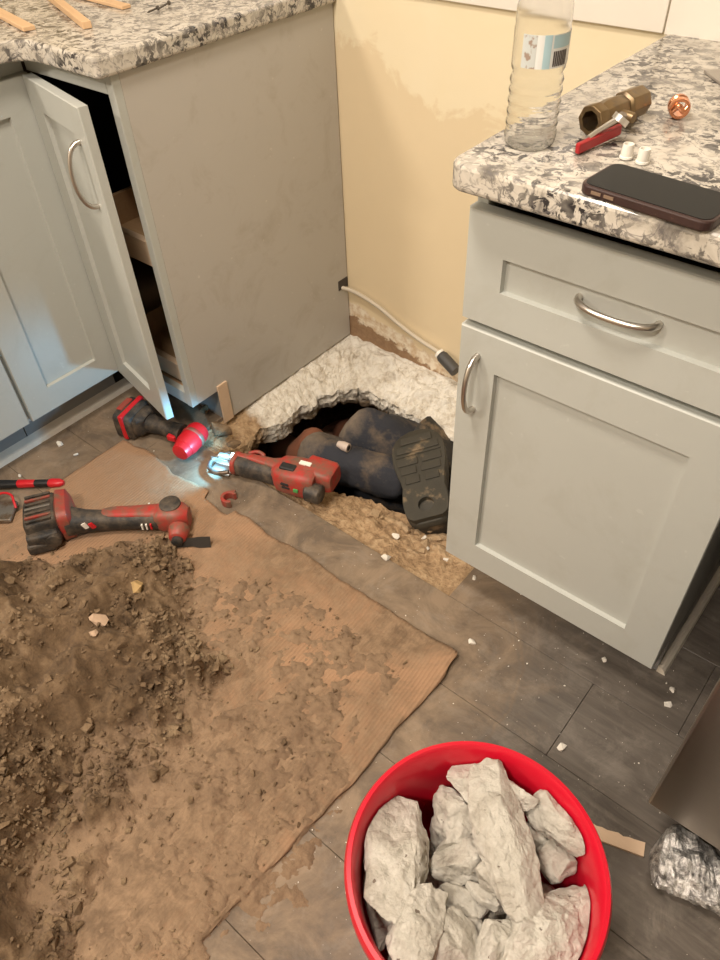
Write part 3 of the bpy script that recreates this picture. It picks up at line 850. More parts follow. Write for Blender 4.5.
for k in range(14):                                                  # under-layer
    a_ = k*2.4; r_ = .03+.075*((k*7) % 10)/10
    o = ob('concrete_chunk', chunkbm(60+k, (.09, .07, .06), 3), ROCK)
    o.location = (BC.x+r_*math.cos(a_), BC.y+r_*math.sin(a_), .225+.02*(k % 3)); o.rotation_euler = (k, k*.7, k*1.3)
    keep_in(o)
    fin(o, 'pale chunk in the lower layer of the bucket, mostly covered by others', 'concrete chunk', 'covered chunks in the red bucket')

# ================================================================== PERSON IN THE PIT
def skin_mesh(name, pts, edges, rad, mat, sub=2, root=0, parent=None, disp=0):
    me = bpy.data.meshes.new(name); me.from_pydata([tuple(p) for p in pts], edges, []); me.update(); me.materials.append(mat)
    o = bpy.data.objects.new(name, me); COL.objects.link(o)
    if parent: o.parent = parent
    o.modifiers.new('skin', 'SKIN').use_smooth_shade = True
    sv = me.skin_vertices[0].data
    for i, r in enumerate(rad):
        sv[i].radius = r if isinstance(r, tuple) else (r, r); sv[i].use_root = (i == root)
    s = o.modifiers.new('sub', 'SUBSURF'); s.levels = s.render_levels = sub
    if disp:
        tx = bpy.data.textures.new(name, 'CLOUDS'); tx.noise_scale = .055; tx.noise_depth = 3
        d = o.modifiers.new('folds', 'DISPLACE'); d.texture = tx; d.strength = disp; d.mid_level = .5; d.texture_coords = 'LOCAL'
    return o
kneeA = P(302, 452, -.035); ankA = P(405, 482, -.045)
kneeB = P(349, 427, -.015); ankB = P(425, 455, -.12)
pel = Vector((.60, -.10, -.27)); hipA = Vector((.56, -.15, -.30)); hipB = Vector((.55, -.12, -.21))
spine = Vector((.36, -.12, -.39)); chest = Vector((.15, -.20, -.40)); neck = Vector((.03, -.22, -.40)); head = Vector((-.08, -.24, -.39)); crown = Vector((-.17, -.25, -.38))
shA = Vector((.14, -.30, -.34)); elA = P(314, 436, -.11); haA = Vector((.02, -.38, -.36))
shB = Vector((.08, -.10, -.36)); elB = Vector((-.03, -.02, -.38)); haB = Vector((-.12, -.18, -.42))
pts = [pel, spine, chest, neck, head, crown, shA, elA, haA, shB, elB, haB, hipA, kneeA, ankA, hipB, kneeB, ankB]
ed = [(0, 1), (1, 2), (2, 3), (3, 4), (4, 5), (2, 6), (6, 7), (7, 8), (2, 9), (9, 10), (10, 11), (0, 12), (12, 13), (13, 14), (0, 15), (15, 16), (16, 17)]
rad = [.10, .10, .11, .05, .075, .06, .055, .04, .03, .055, .04, .03, .07, .045, .035, .07, .045, .035]
person = skin_mesh('person', pts, ed, rad, SKIN)
fin(person, 'person in dark muddy trousers and boots curled up inside the broken-out floor pit', 'person')
def knee_mud():
    t = JEAN.node_tree; m = MT.__new__(MT); m.m = JEAN; m.t = t; m.b = t.nodes['Principled BSDF']; m._co = {}
    old = m.b.inputs['Base Color'].links[0].from_socket
    best = None
    for kv, rd in ((kneeA+Vector((-.02, 0, .02)), .11), (kneeB+Vector((-.03, 0, .03)), .10)):
        d = m.n('ShaderNodeVectorMath', p_operation='DISTANCE', i0=m.co('World'), i1=tuple(kv)).outputs['Value']
        f = m.mapr(d, rd*.45, rd, 1., 0.)
        best = f if best is None else m.math('MAXIMUM', best, f)
    f = m.math('ADD', m.math('MULTIPLY', best, .8), m.math('MULTIPLY', m.math('SUBTRACT', m.noise(20, 6, .7, co='World'), .5), 1.4))
    m.out(m.mix(m.mapr(f, .2, .75, 0., .92), old, m.mix(m.noise(45, 4, .6, co='World'), (.09, .07, .052), (.22, .175, .13))))
knee_mud()
tp = [pel, hipA, hipA.lerp(kneeA, .55), kneeA+Vector((0, 0, .004)), kneeA.lerp(ankA, .30)+Vector((0, -.004, .004)), kneeA.lerp(ankA, .65), ankA+Vector((.02, 0, -.005)),
      hipB, hipB.lerp(kneeB, .55), kneeB+Vector((.012, 0, .004)), kneeB.lerp(ankB, .35), kneeB.lerp(ankB, .7), ankB]
te = [(0, 1), (1, 2), (2, 3), (3, 4), (4, 5), (5, 6), (0, 7), (7, 8), (8, 9), (9, 10), (10, 11), (11, 12)]
trr = [.12, .095, .085, .058, .062, .058, .054, .095, .088, .082, .078, .072, .06]
skin_mesh('trousers', tp, te, trr, JEAN, parent=person, disp=.030)
sp_ = [pel+Vector((-.03, 0, 0)), spine, chest, neck+Vector((.03, 0, 0)), shA, elA, shB, elB, elA.lerp(haA, .5)]
skin_mesh('shirt', sp_, [(0, 1), (1, 2), (2, 3), (2, 4), (4, 5), (2, 6), (6, 7), (5, 8)], [.10, .105, .105, .07, .07, .056, .075, .055, .05], SHIRT, root=2, parent=person, disp=.025)
# boot with the sole turned to the room
Hh = P(431, 524, .015); Tt = P(415, 432, .050)
Lv = (Tt-Hh).normalized(); Nv = (CAM-(Hh+Tt)/2).normalized(); Nv = (Nv+Vector((-.25, .05, .1))); Nv = (Nv-Lv*Nv.dot(Lv)).normalized(); Wv = Lv.cross(Nv)
SL = (Tt-Hh).length
def bp(u, v, n): return Hh+Lv*(u*SL)+Wv*v+Nv*n
def soleprof(u):  # half widths (left, right)
    k = [0, .03, .10, .22, .34, .45, .60, .75, .88, .96, 1.0]; h = [.024, .044, .054, .055, .051, .054, .064, .068, .062, .044, .014]
    return float(np.interp(u, k, h))
us = [0, .015, .04, .08, .15, .22, .28, .34, .40, .46, .54, .62, .70, .78, .85, .90, .94, .97, 1.0]
def outline(scale, n):
    l = [bp(u if scale > .99 else .5+(u-.5)*scale, -soleprof(u)*scale, n) for u in us]; r = [bp(u if scale > .99 else .5+(u-.5)*scale, soleprof(u)*scale, n) for u in us]
    return l+r[::-1]
boot = bmesh.new()
def bring(n, sc, sh): return [p_+Nv*0 for p_ in [bp(.5+(u-.5)*sc+sh, s*soleprof(u)*sc, n) for u in us for s in (-1,)]+[bp(.5+(u-.5)*sc+sh, soleprof(u)*sc, n) for u in us[::-1]]]
ringloft(boot, [bring(0.002, .96, 0), bring(-.02, .97, 0), bring(-.05, .90, -.03), bring(-.075, .66, -.12), bring(-.10, .50, -.20), bring(-.15, .42, -.24), bring(-.19, .42, -.24)])
bo = ob('boot', boot, BOOT, person, local=True, smooth=60, label='dirty dark work boot')
sole = bmesh.new()
ringloft(sole, [outline(1, -.012), outline(1, .006), outline(.975, .009)])
so = ob('sole', sole, SOLE, bo, local=True, smooth=50, label='lugged rubber sole facing the room')
def lug(u0, u1, v0, v1, n0=.006, n1=.014, round_=False):
    bm = bmesh.new(); c = bp((u0+u1)/2, (v0+v1)/2, (n0+n1)/2); obox(bm, c, Lv, Wv, Nv, (u1-u0)*SL, (v1-v0), n1-n0)
    ob('lug', bm, SOLE, bo, local=True, bevel=.002)
# heel block with a hexagonal hollow
hb = bmesh.new()
oh = [bp(u, -soleprof(u)*.97, .007) for u in us[1:8]]+[bp(u, soleprof(u)*.97, .007) for u in us[1:8]][::-1]
ih = [bp(.15+.070*math.cos(a), .019*math.sin(a), .007) for a in (-math.pi+math.pi*2*(k+.5)/14 for k in range(14))]
vo0 = [hb.verts.new(p_) for p_ in oh]; vo1 = [hb.verts.new(p_+Nv*.016) for p_ in oh]
vi0 = [hb.verts.new(p_) for p_ in ih]; vi1 = [hb.verts.new(p_+Nv*.016) for p_ in ih]
n_ = 14
for i in range(n_):
    j = (i+1) % n_
    hb.faces.new((vo0[i], vo0[j], vo1[j], vo1[i])); hb.faces.new((vi0[i], vi1[i], vi1[j], vi0[j]))
    hb.faces.new((vo1[i], vo1[j], vi1[j], vi1[i]))
ob('heel_block', hb, SOLE, bo, local=True)
for u0, u1, v0, v1 in ((.42, .50, -.042, -.006), (.42, .50, .006, .042), (.525, .60, -.050, -.010), (.525, .60, .000, .050), (.62, .70, -.055, -.004), (.62, .70, .006, .055), (.72, .735, -.057, .057), (.755, .83, -.054, .054), (.85, .93, -.040, .040)):
    lug(u0, u1, v0, v1, n1=.0125)
# second boot, mostly hidden behind the first
b2 = bmesh.new()
c2 = ankB+Vector((.03, .01, .0))
loft(b2, [(-.05, 0, .06, .10, .10, .8), (.0, 0, .02, .11, .12, .8), (.06, 0, -.01, .11, .10, .7), (.14, 0, -.02, .11, .075, .7), (.18, 0, -.025, .07, .05, .7)], 16)
bmesh.ops.translate(b2, verts=b2.verts, vec=c2)
ob('boot', b2, BOOT, person, local=True, smooth=60)

# short pale tube end sticking out beside the knee
bm = bmesh.new(); pc = P(346, 447, .03)
axv = (P(362, 452, .03)-P(338, 442, .03)).normalized()
tube(bm, [pc-axv*.024, pc-axv*.008, pc+axv*.008], [.008, .012, .012], 14)
bm.faces.ensure_lookup_table()
tb = ob('pipe_stub', bm, plain('pale_pipe', (.52, .44, .38), .5), smooth=50); fin(tb, 'short pale pipe end poking out between the two muddy knees', 'pipe')
bm = bmesh.new(); tube(bm, [pc+axv*.0081, pc+axv*.0086], .0075, 14); ob('bore', bm, TBLKC, tb, local=True)

# ================================================================== TOOLS
def tool_root(name, label, cat, a, b, z, roll=0):
    """Empty at pixel a on height z, local x towards pixel b"""
    pa_, pb_ = P(*a, z), P(*b, z)
    t = thing(name, label, cat, (pa_.x, pa_.y, 0), (roll, 0, math.atan2(pb_.y-pa_.y, pb_.x-pa_.x)))
    return t, (pb_-pa_).length
def part(t, name, secs, mat, n=20, sm=45, **k):
    bm = bmesh.new(); loft(bm, secs, n); return ob(name, bm, mat, t, local=True, smooth=sm, **k)
def pbox(t, name, a, mat, bevel=.002, **k): return ob(name, B(*a), mat, t, local=True, bevel=bevel, **k)

# ---- oscillating multi-tool on the cardboard
t, LL = tool_root('oscillating_multitool', 'dusty red and black cordless multi-tool lying on the cardboard beside the soil heap', 'power tool', (52, 524), (207, 518), .035)
z0 = .012
YAW = R(17)                                                          # the battery end sits skewed to the handle
def skew(o): o.rotation_euler = (0, 0, YAW); return o
bt_ = skew(part(t, 'battery', [(-.050, .004, .048, .078, .064, .35), (-.044, .004, .048, .094, .078, .35), (.016, .006, .050, .098, .084, .35), (.022, .006, .050, .090, .076, .35)], TBLK))
for k, yy in enumerate((-.036, -.024, -.010, .004, .018, .032, .044)):
    pbox(bt_, 'battery_rib', (-.042, .014, yy-.003, yy+.003, .088, .0945), (TBLK, TRED, TBLK, TGRY, TBLK, TRED, TBLK)[k], .001)
skew(part(t, 'battery_latch', [(-.050, -.046, .045, .022, .030, .5), (-.01, -.050, .045, .028, .038, .5), (.016, -.046, .045, .020, .028, .5)], TBLK))
bm = bmesh.new(); lathe(bm, [(.008, -.066), (.017, -.064), (.019, -.050), (.019, -.040)], 20, (.004, 0, .040), axis='y', cap=True); skew(ob('battery_button', bm, TBLK, t, local=True, smooth=50))
skew(pbox(t, 'battery_foot', (-.056, .006, -.064, -.042, .012, .040), TBLK, .006))
skew(part(t, 'collar', [(.020, .006, .049, .092, .080, .45), (.025, .006, .050, .106, .094, .45), (.046, .006, .050, .104, .090, .5), (.053, .005, .047, .086, .074, .6)], TRED))
part(t, 'handle', [(.046, -.004, .046, .066, .060, .7), (.080, -.002, .044, .050, .050, .8), (.13, 0, .041, .044, .046, .85), (.19, 0, .040, .043, .045, .85), (.235, 0, .041, .048, .048, .8), (.255, 0, .042, .052, .050, .8)], TBLK)
part(t, 'top_shell', [(.122, .006, .054, .026, .022, .7), (.14, .006, .055, .034, .025, .7), (.20, .006, .055, .036, .026, .7), (.262, .004, .055, .044, .032, .7)], TRED)
hd = part(t, 'head', [(.244, 0, .044, .046, .048, .7), (.258, 0, .045, .056, .062, .6), (.285, 0, .045, .062, .066, .6), (.308, 0, .044, .056, .060, .65), (.320, 0, .043, .040, .046, .8)], TRED)
bm = bmesh.new(); lathe(bm, [(.0001, .0810), (.019, .0810), (.024, .0785), (.025, .070)], 24, (.280, .010, 0)); ob('head_cap', bm, TBLK, hd, local=True, smooth=50)
bm = bmesh.new(); lathe(bm, [(.016, -.062), (.019, -.060), (.024, -.040), (.024, -.030)], 24, (.300, 0, .036), axis='y', cap=True); ob('blade_clamp', bm, TRED, hd, local=True, smooth=50)
bm = bmesh.new(); lathe(bm, [(.0001, -.072), (.010, -.072), (.013, -.070), (.013, -.060)], 20, (.300, 0, .034), axis='y'); ob('clamp_bolt', bm, TBLK, hd, local=True, smooth=50)
bm = bmesh.new(); prism(bm, [(.295, -.012), (.33, -.010), (.345, -.014), (.372, -.014), (.372, .012), (.345, .012), (.33, .010), (.295, .012)], 0, .0015)
bmesh.ops.rotate(bm, verts=bm.verts, cent=(0, 0, 0), matrix=Matrix.Rotation(R(62), 3, 'X')); bmesh.ops.translate(bm, verts=bm.verts, vec=(0, -.060, .022))
ob('blade', bm, plain('dark_blade_steel', (.05, .045, .04), .5, .5), t, local=True)
for k in range(2):
    bm = bmesh.new(); obox(bm, (.088+.016*k, -.0275+.002, .052), Vector((.9, 0, .45)).normalized(), Vector((0, 1, 0)), Vector((-.45, 0, .9)).normalized(), .010, .004, .016); ob('stripe_badge', bm, WHITEP if k == 0 else TREDB, t, local=True)
for k in range(3):
    pbox(t, 'speed_mark', (.214+.010*k, .218+.010*k, -.0285, -.0235, .034, .050), WHITEP if k < 2 else TREDB, .0005)

# ---- reciprocating saw at the rim of the pit
t, LL = tool_root('reciprocating_saw', 'red cordless saw at the pit edge with its work light shining on the shoe', 'power tool', (225, 460), (338, 492), .035)
part(t, 'gearcase_collar', [(.026, 0, .036, .046, .046, .9), (.030, 0, .036, .058, .058, .9), (.038, 0, .036, .058, .058, .9), (.042, 0, .036, .050, .050, .9)], TRED)
part(t, 'boot_grip', [(.038, 0, .036, .050, .052, .85), (.06, 0, .036, .054, .056, .8), (.10, 0, .036, .050, .052, .85), (.145, 0, .037, .052, .056, .8), (.160, 0, .038, .056, .060, .8)], TBLK)
part(t, 'spine', [(.034, .006, .056, .016, .016, .8), (.08, .008, .060, .022, .018, .8), (.13, .008, .060, .030, .022, .8), (.165, .008, .060, .050, .034, .7)], TRED)
bd = part(t, 'body', [(.142, .004, .042, .050, .054, .6), (.160, .004, .044, .078, .068, .5), (.20, .004, .045, .084, .074, .45), (.248, .006, .045, .082, .074, .45), (.256, .006, .045, .070, .062, .5)], TRED)
part(t, 'battery', [(.215, .022, .052, .060, .050, .4), (.222, .024, .054, .066, .060, .4), (.285, .024, .052, .066, .056, .4), (.292, .024, .050, .058, .048, .4)], TRED)
part(t, 'end_knob', [(.236, -.026, .040, .030, .030, .8), (.242, -.028, .040, .044, .044, .8), (.276, -.028, .040, .044, .044, .8), (.280, -.028, .040, .036, .036, .8)], TBLK)
pbox(t, 'grip_pad', (.165, .205, -.018, .004, .0755, .0845), TBLKC, .004)
pbox(t, 'label_plate', (.205, .235, .010, .022, .080, .0855), WHITEP, .001)
pbox(t, 'vent', (.180, .200, -.0402, -.034, .040, .045), TBLKC, .0005); pbox(t, 'vent', (.178, .198, -.0402, -.034, .050, .055), TBLKC, .0005)
pbox(t, 'indicator', (.210, .222, -.0400, -.034, .036, .046), plain('green_indicator', (.06, .30, .08), .4), .001)
bm = bmesh.new(); tube(bm, smoothpath([(.055, .030, .050), (.075, .036, .056), (.092, .034, .054), (.096, .028, .048)], 5), .005, 8); ob('trigger_lock', bm, TRED, t, local=True, smooth=60)
bm = bmesh.new()
tube(bm, smoothpath([(.026, -.028, .028), (-.005, -.034, .020), (-.034, -.024, .016), (-.044, 0, .016), (-.034, .024, .018), (-.005, .034, .026), (.026, .028, .034)], 6), .0055, 8)
ob('shoe', bm, TGRY, t, local=True, smooth=60, label='metal shoe loop around the blade')
pbox(t, 'shoe_plate', (-.036, .018, -.024, .024, .004, .008), ZINC, .001)
bm = bmesh.new(); tube(bm, [(.026, .010, .040), (-.020, .010, .036)], .008, 12); ob('plunger', bm, ZINC, t, local=True, smooth=60)
pbox(t, 'blade', (-.040, .010, -.0008, .0008, .018, .034), ZINC, 0)
bm = bmesh.new(); lathe(bm, [(.0001, .0245), (.006, .0245), (.006, .030)], 12, (0, 0, .060), axis='x'); ob('work_light', bm, EMLED, t, local=True)
ld = bpy.data.lights.new('saw_work_light', 'SPOT'); ld.energy = 3.6; ld.color = (.18, .62, 1.); ld.spot_size = R(120); ld.spot_blend = .6; ld.shadow_soft_size = .006
lo = bpy.data.objects.new('saw_work_light', ld); COL.objects.link(lo); lo.parent = t; lo.location = (.018, -.004, .062)
lo.rotation_euler = (Vector((-1, -.10, -.30))).to_track_quat('-Z', 'Y').to_euler()

# ---- drill behind the open door
t, LL = tool_root('cordless_drill', 'black and red cordless drill lying under the tip of the open door', 'power tool', (128, 418), (200, 438), .035)
part(t, 'battery', [(-.012, .0, .040, .080, .066, .35), (-.006, 0, .040, .094, .078, .35), (.040, 0, .040, .094, .078, .35), (.046, 0, .040, .084, .068, .35)], TBLK)
pbox(t, 'battery_stripe', (.014, .028, -.049, .049, .006, .0815), TREDB, .003)
pbox(t, 'battery_patch', (-.010, .008, -.020, .030, .074, .0815), TRED, .003)
part(t, 'foot', [(.044, 0, .040, .080, .062, .5), (.060, 0, .042, .078, .060, .5), (.072, 0, .042, .056, .048, .7)], TBLK)
part(t, 'handle', [(.066, 0, .040, .050, .044, .75), (.11, .0, .038, .042, .040, .85), (.150, -.002, .038, .044, .040, .85), (.175, -.004, .038, .050, .044, .8)], TBLK)
pbox(t, 'trigger', (.145, .170, -.034, -.018, .028, .046), TREDB, .004)
hd = bmesh.new(); lathe(hd, [(.016, -.052), (.026, -.050), (.030, -.034), (.030, .016), (.026, .026), (.012, .028)], 26, (.208, 0, .036), axis='y', cap=True); hd = ob('gear_housing', hd, TREDB, t, local=True, smooth=50)
bm = bmesh.new(); lathe(bm, [(.014, -.070), (.022, -.068), (.025, -.054), (.025, -.050)], 22, (.208, 0, .036), axis='y', cap=True); ob('chuck', bm, TREDB, hd, local=True, smooth=50)
bm = bmesh.new(); lathe(bm, [(.0305, -.012), (.032, -.010), (.032, -.002), (.0305, 0)], 26, (.208, 0, .036), axis='y'); ob('housing_ring', bm, TRED, hd, local=True, smooth=50)

# ---- knife
t, LL = tool_root('utility_knife', 'red and black folding knife lying near the left cabinets', 'knife', (-6, 485), (72, 483), .012)
part(t, 'black_handle', [(-.02, 0, .014, .014, .013, .6), (.02, 0, .014, .022, .016, .6), (.062, 0, .014, .019, .015, .6)], TBLKC)
part(t, 'red_handle', [(.060, 0, .014, .018, .015, .6), (.064, 0, .014, .021, .017, .6), (.100, 0, .014, .018, .016, .6), (.104, 0, .014, .016, .014, .6)], TREDB)
part(t, 'grip_inlay', [(.102, 0, .014, .015, .014, .6), (.106, 0, .014, .018, .015, .6), (.138, 0, .014, .017, .015, .6), (.142, 0, .014, .015, .013, .6)], TBLKC)
part(t, 'red_tip', [(.138, 0, .014, .018, .015, .7), (.145, 0, .014, .024, .018, .7), (.166, 0, .014, .022, .017, .8), (.176, 0, .014, .011, .010, .9)], TREDB)

# ---- grey plate with a red cord at the left edge
p1 = P(2, 512, .02); bm = B(-.04, .028, -.030, .034, .0, .010)
o = ob('grey_plate', bm, TGRY, bevel=.003); o.location = (p1.x, p1.y, .012); o.rotation_euler = (0, 0, .75); fin(o, 'flat grey metal plate at the left edge below the knife', 'plate')
bm = bmesh.new(); tube(bm, smoothpath([P(-8, 497, .03), P(3, 493, .035), P(11, 495, .035), P(14, 502, .03), P(16, 508, .022)], 6), .003, 8)
fin(ob('cord_loop', bm, TREDB, smooth=60), 'thin red cord loop over the grey plate', 'cord')

# ---- red clamp ring on the plank
p1 = P(229, 498, .015); bm = bmesh.new()
rg = []
for k in range(15):
    a = R(-40+260*k/14+90)
    for_ = []
    rg.append([Vector((r_*math.cos(a), r_*math.sin(a), h)) for r_, h in ((.012, 0), (.020, 0), (.020, .020), (.012, .020))])
ringloft(bm, rg)
o = ob('pipe_clip', bm, TRED, bevel=.001, seg=1); o.location = (p1.x, p1.y, .001); o.rotation_euler = (R(0), 0, R(20)); fin(o, 'small open red plastic ring on the plank before the saw', 'clip')
bm = bmesh.new(); box(bm, -.006, .006, .018, .026, .002, .018); o2 = ob('tab', bm, TRED, o, local=True, bevel=.001)

# ================================================================== CABLE ON THE WALL
pts = [Vector((-.01, -.030, .178)), PY(340, 287, -.030), PY(350, 290, -.022), PY(362, 296, -.020), PY(380, 308, -.018), PY(400, 325, -.016), PY(420, 340, -.018), PY(434, 349, -.022), PY(444, 356, -.026)]
bm = bmesh.new(); tube(bm, smoothpath(pts, 6), .0058, 10)
cb = ob('cable', bm, CABLE, smooth=60); fin(cb, 'beige cable running from the side panel down along the yellow wall', 'cable')
e0 = PY(440, 354, -.028); e1 = PY(462, 378, -.05); ax = (e1-e0).normalized()
bm = bmesh.new(); tube(bm, [e0, e0+ax*.008, e0+ax*.010, e0+ax*.07], [.013, .014, .017, .017], 14); ob('connector', bm, DKGRY, cb, local=True, smooth=40, label='dark grey connector at the cable end')
bm = bmesh.new(); tube(bm, [e0-ax*.004, e0+ax*.004], .0150, 14); ob('collar', bm, WHITEP, cb, local=True, smooth=40)
bm = bmesh.new(); box(bm, .0, .0012, -.044, -.004, .166, .196); ob('cable_hole', bm, plain('dark_hole', (.06, .05, .04), .9), ck, label='dark cut-out for the cable')

# ================================================================== THINGS ON THE RIGHT COUNTER
CZ = .9145
bx_ = P(529, 143, CZ)
bt = thing('water_bottle', 'empty clear plastic water bottle standing on the granite corner', 'bottle', (bx_.x, bx_.y, CZ))
prof = [(.0001, .004), (.018, .002), (.028, .0), (.0315, .004), (.0325, .012)]
for k in range(5):
    zb = .016+.0125*k; prof += [(.0325, zb), (.0312, zb+.004), (.0312, zb+.0065), (.0325, zb+.0105)]
prof += [(.0310, .081), (.0295, .085), (.0322, .090), (.0325, .094), (.0325, .131), (.0318, .134), (.0323, .139), (.0318, .152), (.029, .166), (.023, .182), (.0165, .194), (.0125, .201), (.0125, .203), (.0165, .204), (.0165, .206), (.0125, .207), (.0125, .215)]
bm = bmesh.new(); lathe(bm, prof, 40); o = ob('shell', bm, PET, bt, local=True, smooth=50)
inner = bmesh.new(); lathe(inner, [(max(.0001, r_-.0007), h+.0007) for r_, h in prof], 40)
bmesh.ops.reverse_faces(inner, faces=inner.faces); o_in = ob('inner_surface', inner, PET, bt, local=True, smooth=50, rec=False)
def band(name, a0, a1, z0, z1, r_, mat):
    bm = bmesh.new(); n = max(4, int((a1-a0)/8))
    vs_ = [[bm.verts.new((r_*math.cos(R(a0+(a1-a0)*k/n)), r_*math.sin(R(a0+(a1-a0)*k/n)), z)) for k in range(n+1)] for z in (z0, z1)]
    for k in range(n): bm.faces.new((vs_[0][k], vs_[0][k+1], vs_[1][k+1], vs_[1][k]))
    return ob(name, bm, mat, bt, local=True, smooth=60)
lab = band('label', -100, 35, .095, .130, .0329, LWHITE); lab['label'] = 'white printed paper label'
band('label_print', -100, -70, .095, .130, .0331, LABEL); band('label_blue_panel', -55, -40, .095, .130, .0331, LBLUE); band('label_blue_panel', -36, 10, .116, .129, .0331, LBLUE)
for k in range(8): band('barcode_bar', -34+4.5*k, -34+4.5*k+3.4, .097, .113, .0332, LDARK)

# phone
a_, b_, c_, d_ = P(587, 185, .926), P(617, 162, .926), P(728, 196, .926), P(716, 223, .926)
ctr = (a_+d_)/2*.5+(b_+c_)/2*.5; axx = ((d_-a_)+(c_-b_)).normalized(); ang_ = math.atan2(axx.y, axx.x)
ph = thing('smartphone', 'black smartphone in a worn dark case lying on the granite', 'phone', (ctr.x, ctr.y, CZ), (0, 0, ang_))
bm = bmesh.new(); prism(bm, rounded([(-.078, -.039), (.078, -.039), (.078, .039), (-.078, .039)], [.013]*4), 0, .0115); ob('case', bm, PHCASE, ph, local=True, bevel=.002)
bm = bmesh.new(); prism(bm, rounded([(-.0745, -.0355), (.0745, -.0355), (.0745, .0355), (-.0745, .0355)], [.011]*4), .0110, .0121); ob('screen', bm, GLASSB, ph, local=True)
for k in range(2): ob('side_button', B(-.060+.016*k, -.048+.016*k, -.0400, -.0385, .004, .0075), plain('worn_button', (.22, .15, .10), .5), ph, local=True)

# ball valve
va = P(590, 121, .934); vb = P(640, 100, .934); ax = (vb-va); LV = ax.length; ang_ = math.atan2(ax.y, ax.x)
vt = thing('ball_valve', 'brass ball valve with a red lever handle lying on the granite', 'valve', (va.x, va.y, CZ), (0, 0, ang_))
bm = bmesh.new()
lathe(bm, [(.0125, .0), (.0185, .0), (.0195, .003), (.0195, .016), (.0155, .020), (.0175, .030), (.0185, .045), (.0175, .060), (.0150, .066), (.0195, .070), (.0195, LV-.004), (.0185, LV), (.0125, LV), (.0125, LV*.6), (.0125, .0)], 8, (0, 0, .0195), axis='x')
ob('valve_body', bm, BRASS, vt, local=True, smooth=35, bevel=.0008)
bm = bmesh.new(); lathe(bm, [(.0001, -.034), (.006, -.034), (.007, -.030), (.007, -.014)], 14, (.045, 0, .0195), axis='y'); ob('stem', bm, BRASS, vt, local=True, smooth=50)
stm = Vector((.045, -.030, .0195))
lp = [vt.matrix_basis.inverted() @ P(x, y, z) for x, y, z in ((621, 118, .945), (612, 122, .940), (598, 134, .930), (588, 140, .927))]
bm = bmesh.new()
n0 = lp[0]
tube(bm, [n0+Vector((-.004, .0, -.004)), n0+Vector((.0, -.002, .002))], .011, 16)
for off in (-.007, .007):
    tube(bm, [n0+Vector((0, 0, .002))+Vector((off, 0, 0)), lp[2]+Vector((off*.5, 0, .004)), lp[3]+Vector((0, 0, .003))], .003, 8)
ob('lever_plate', bm, ZINC, vt, local=True, smooth=50)
q0 = vt.matrix_basis.inverted() @ P(577, 149, .922); q1 = vt.matrix_basis.inverted() @ P(620, 129, .926)
dv = (q1-q0).normalized(); sv = dv.cross(Vector((0, 0, 1))).normalized()
bm = bmesh.new(); obox(bm, (q0+q1)/2, dv, sv, sv.cross(dv), (q1-q0).length, .007, .013); ob('lever_grip', bm, LEVER, vt, local=True, bevel=.002)
bm = bmesh.new(); tube(bm, [n0+Vector((0, -.001, .0025)), n0+Vector((0, -.002, .0055))], .0055, 6); ob('nut', bm, TGRY, vt, local=True)

# copper fitting, white caps, plate
pc = P(679, 107, .928)
cf = thing('copper_fitting', 'shiny copper coupling standing on the granite behind the phone', 'fitting', (pc.x, pc.y, CZ), (0, 0, R(30)))
bm = bmesh.new(); lathe(bm, [(.009, -.010), (.0125, -.010), (.0135, -.007), (.0135, -.003), (.0115, -.001), (.0115, .002), (.0135, .004), (.0135, .009), (.0125, .011), (.009, .011), (.009, -.010)], 24, (0, 0, .0140), axis='y'); ob('sleeve', bm, COPPER, cf, local=True, smooth=40)
bm = bmesh.new(); tube(bm, smoothpath([(-.009, -.010, .012), (-.003, -.013, .019), (.004, -.013, .012), (.009, -.010, .017)], 5), .0035, 8); ob('bent_lip', bm, COPPER, cf, local=True, smooth=60)
for (px, py), lab in (((626, 158), 'white plastic cap nearer the red valve lever'), ((642, 163), 'white plastic cap nearer the phone')):
    q = P(px, py, CZ); t = thing('plastic_cap', lab, 'cap', (q.x, q.y, CZ), group='small white caps on the granite')
    bm = bmesh.new(); lathe(bm, [(.0001, 0), (.0068, 0), (.0075, .002), (.0066, .017), (.0055, .017), (.0055, .012), (.0001, .012)], 20); ob('shell', bm, WHITEP, t, local=True, smooth=45)
    bm = bmesh.new(); lathe(bm, [(.0074, .0), (.0082, .0005), (.0082, .003), (.0074, .0035)], 20); ob('flange', bm, WHITEP, t, local=True, smooth=45)
q0, q1 = P(703, 73, CZ), P(735, 97, CZ)
bm = bmesh.new(); n_ = Vector((0, 0, 1)); dv = (q1-q0).normalized(); sv = n_.cross(dv)
obox(bm, (q0+q1)/2+sv*.03+n_*.0025, dv, sv, n_, (q1-q0).length, .06, .004); o = ob('metal_plate', bm, plain('grey_sheet_metal', (.38, .35, .31), .4, .5), bevel=.001); fin(o, 'corner of a thin grey plate on the granite at the right edge', 'plate')

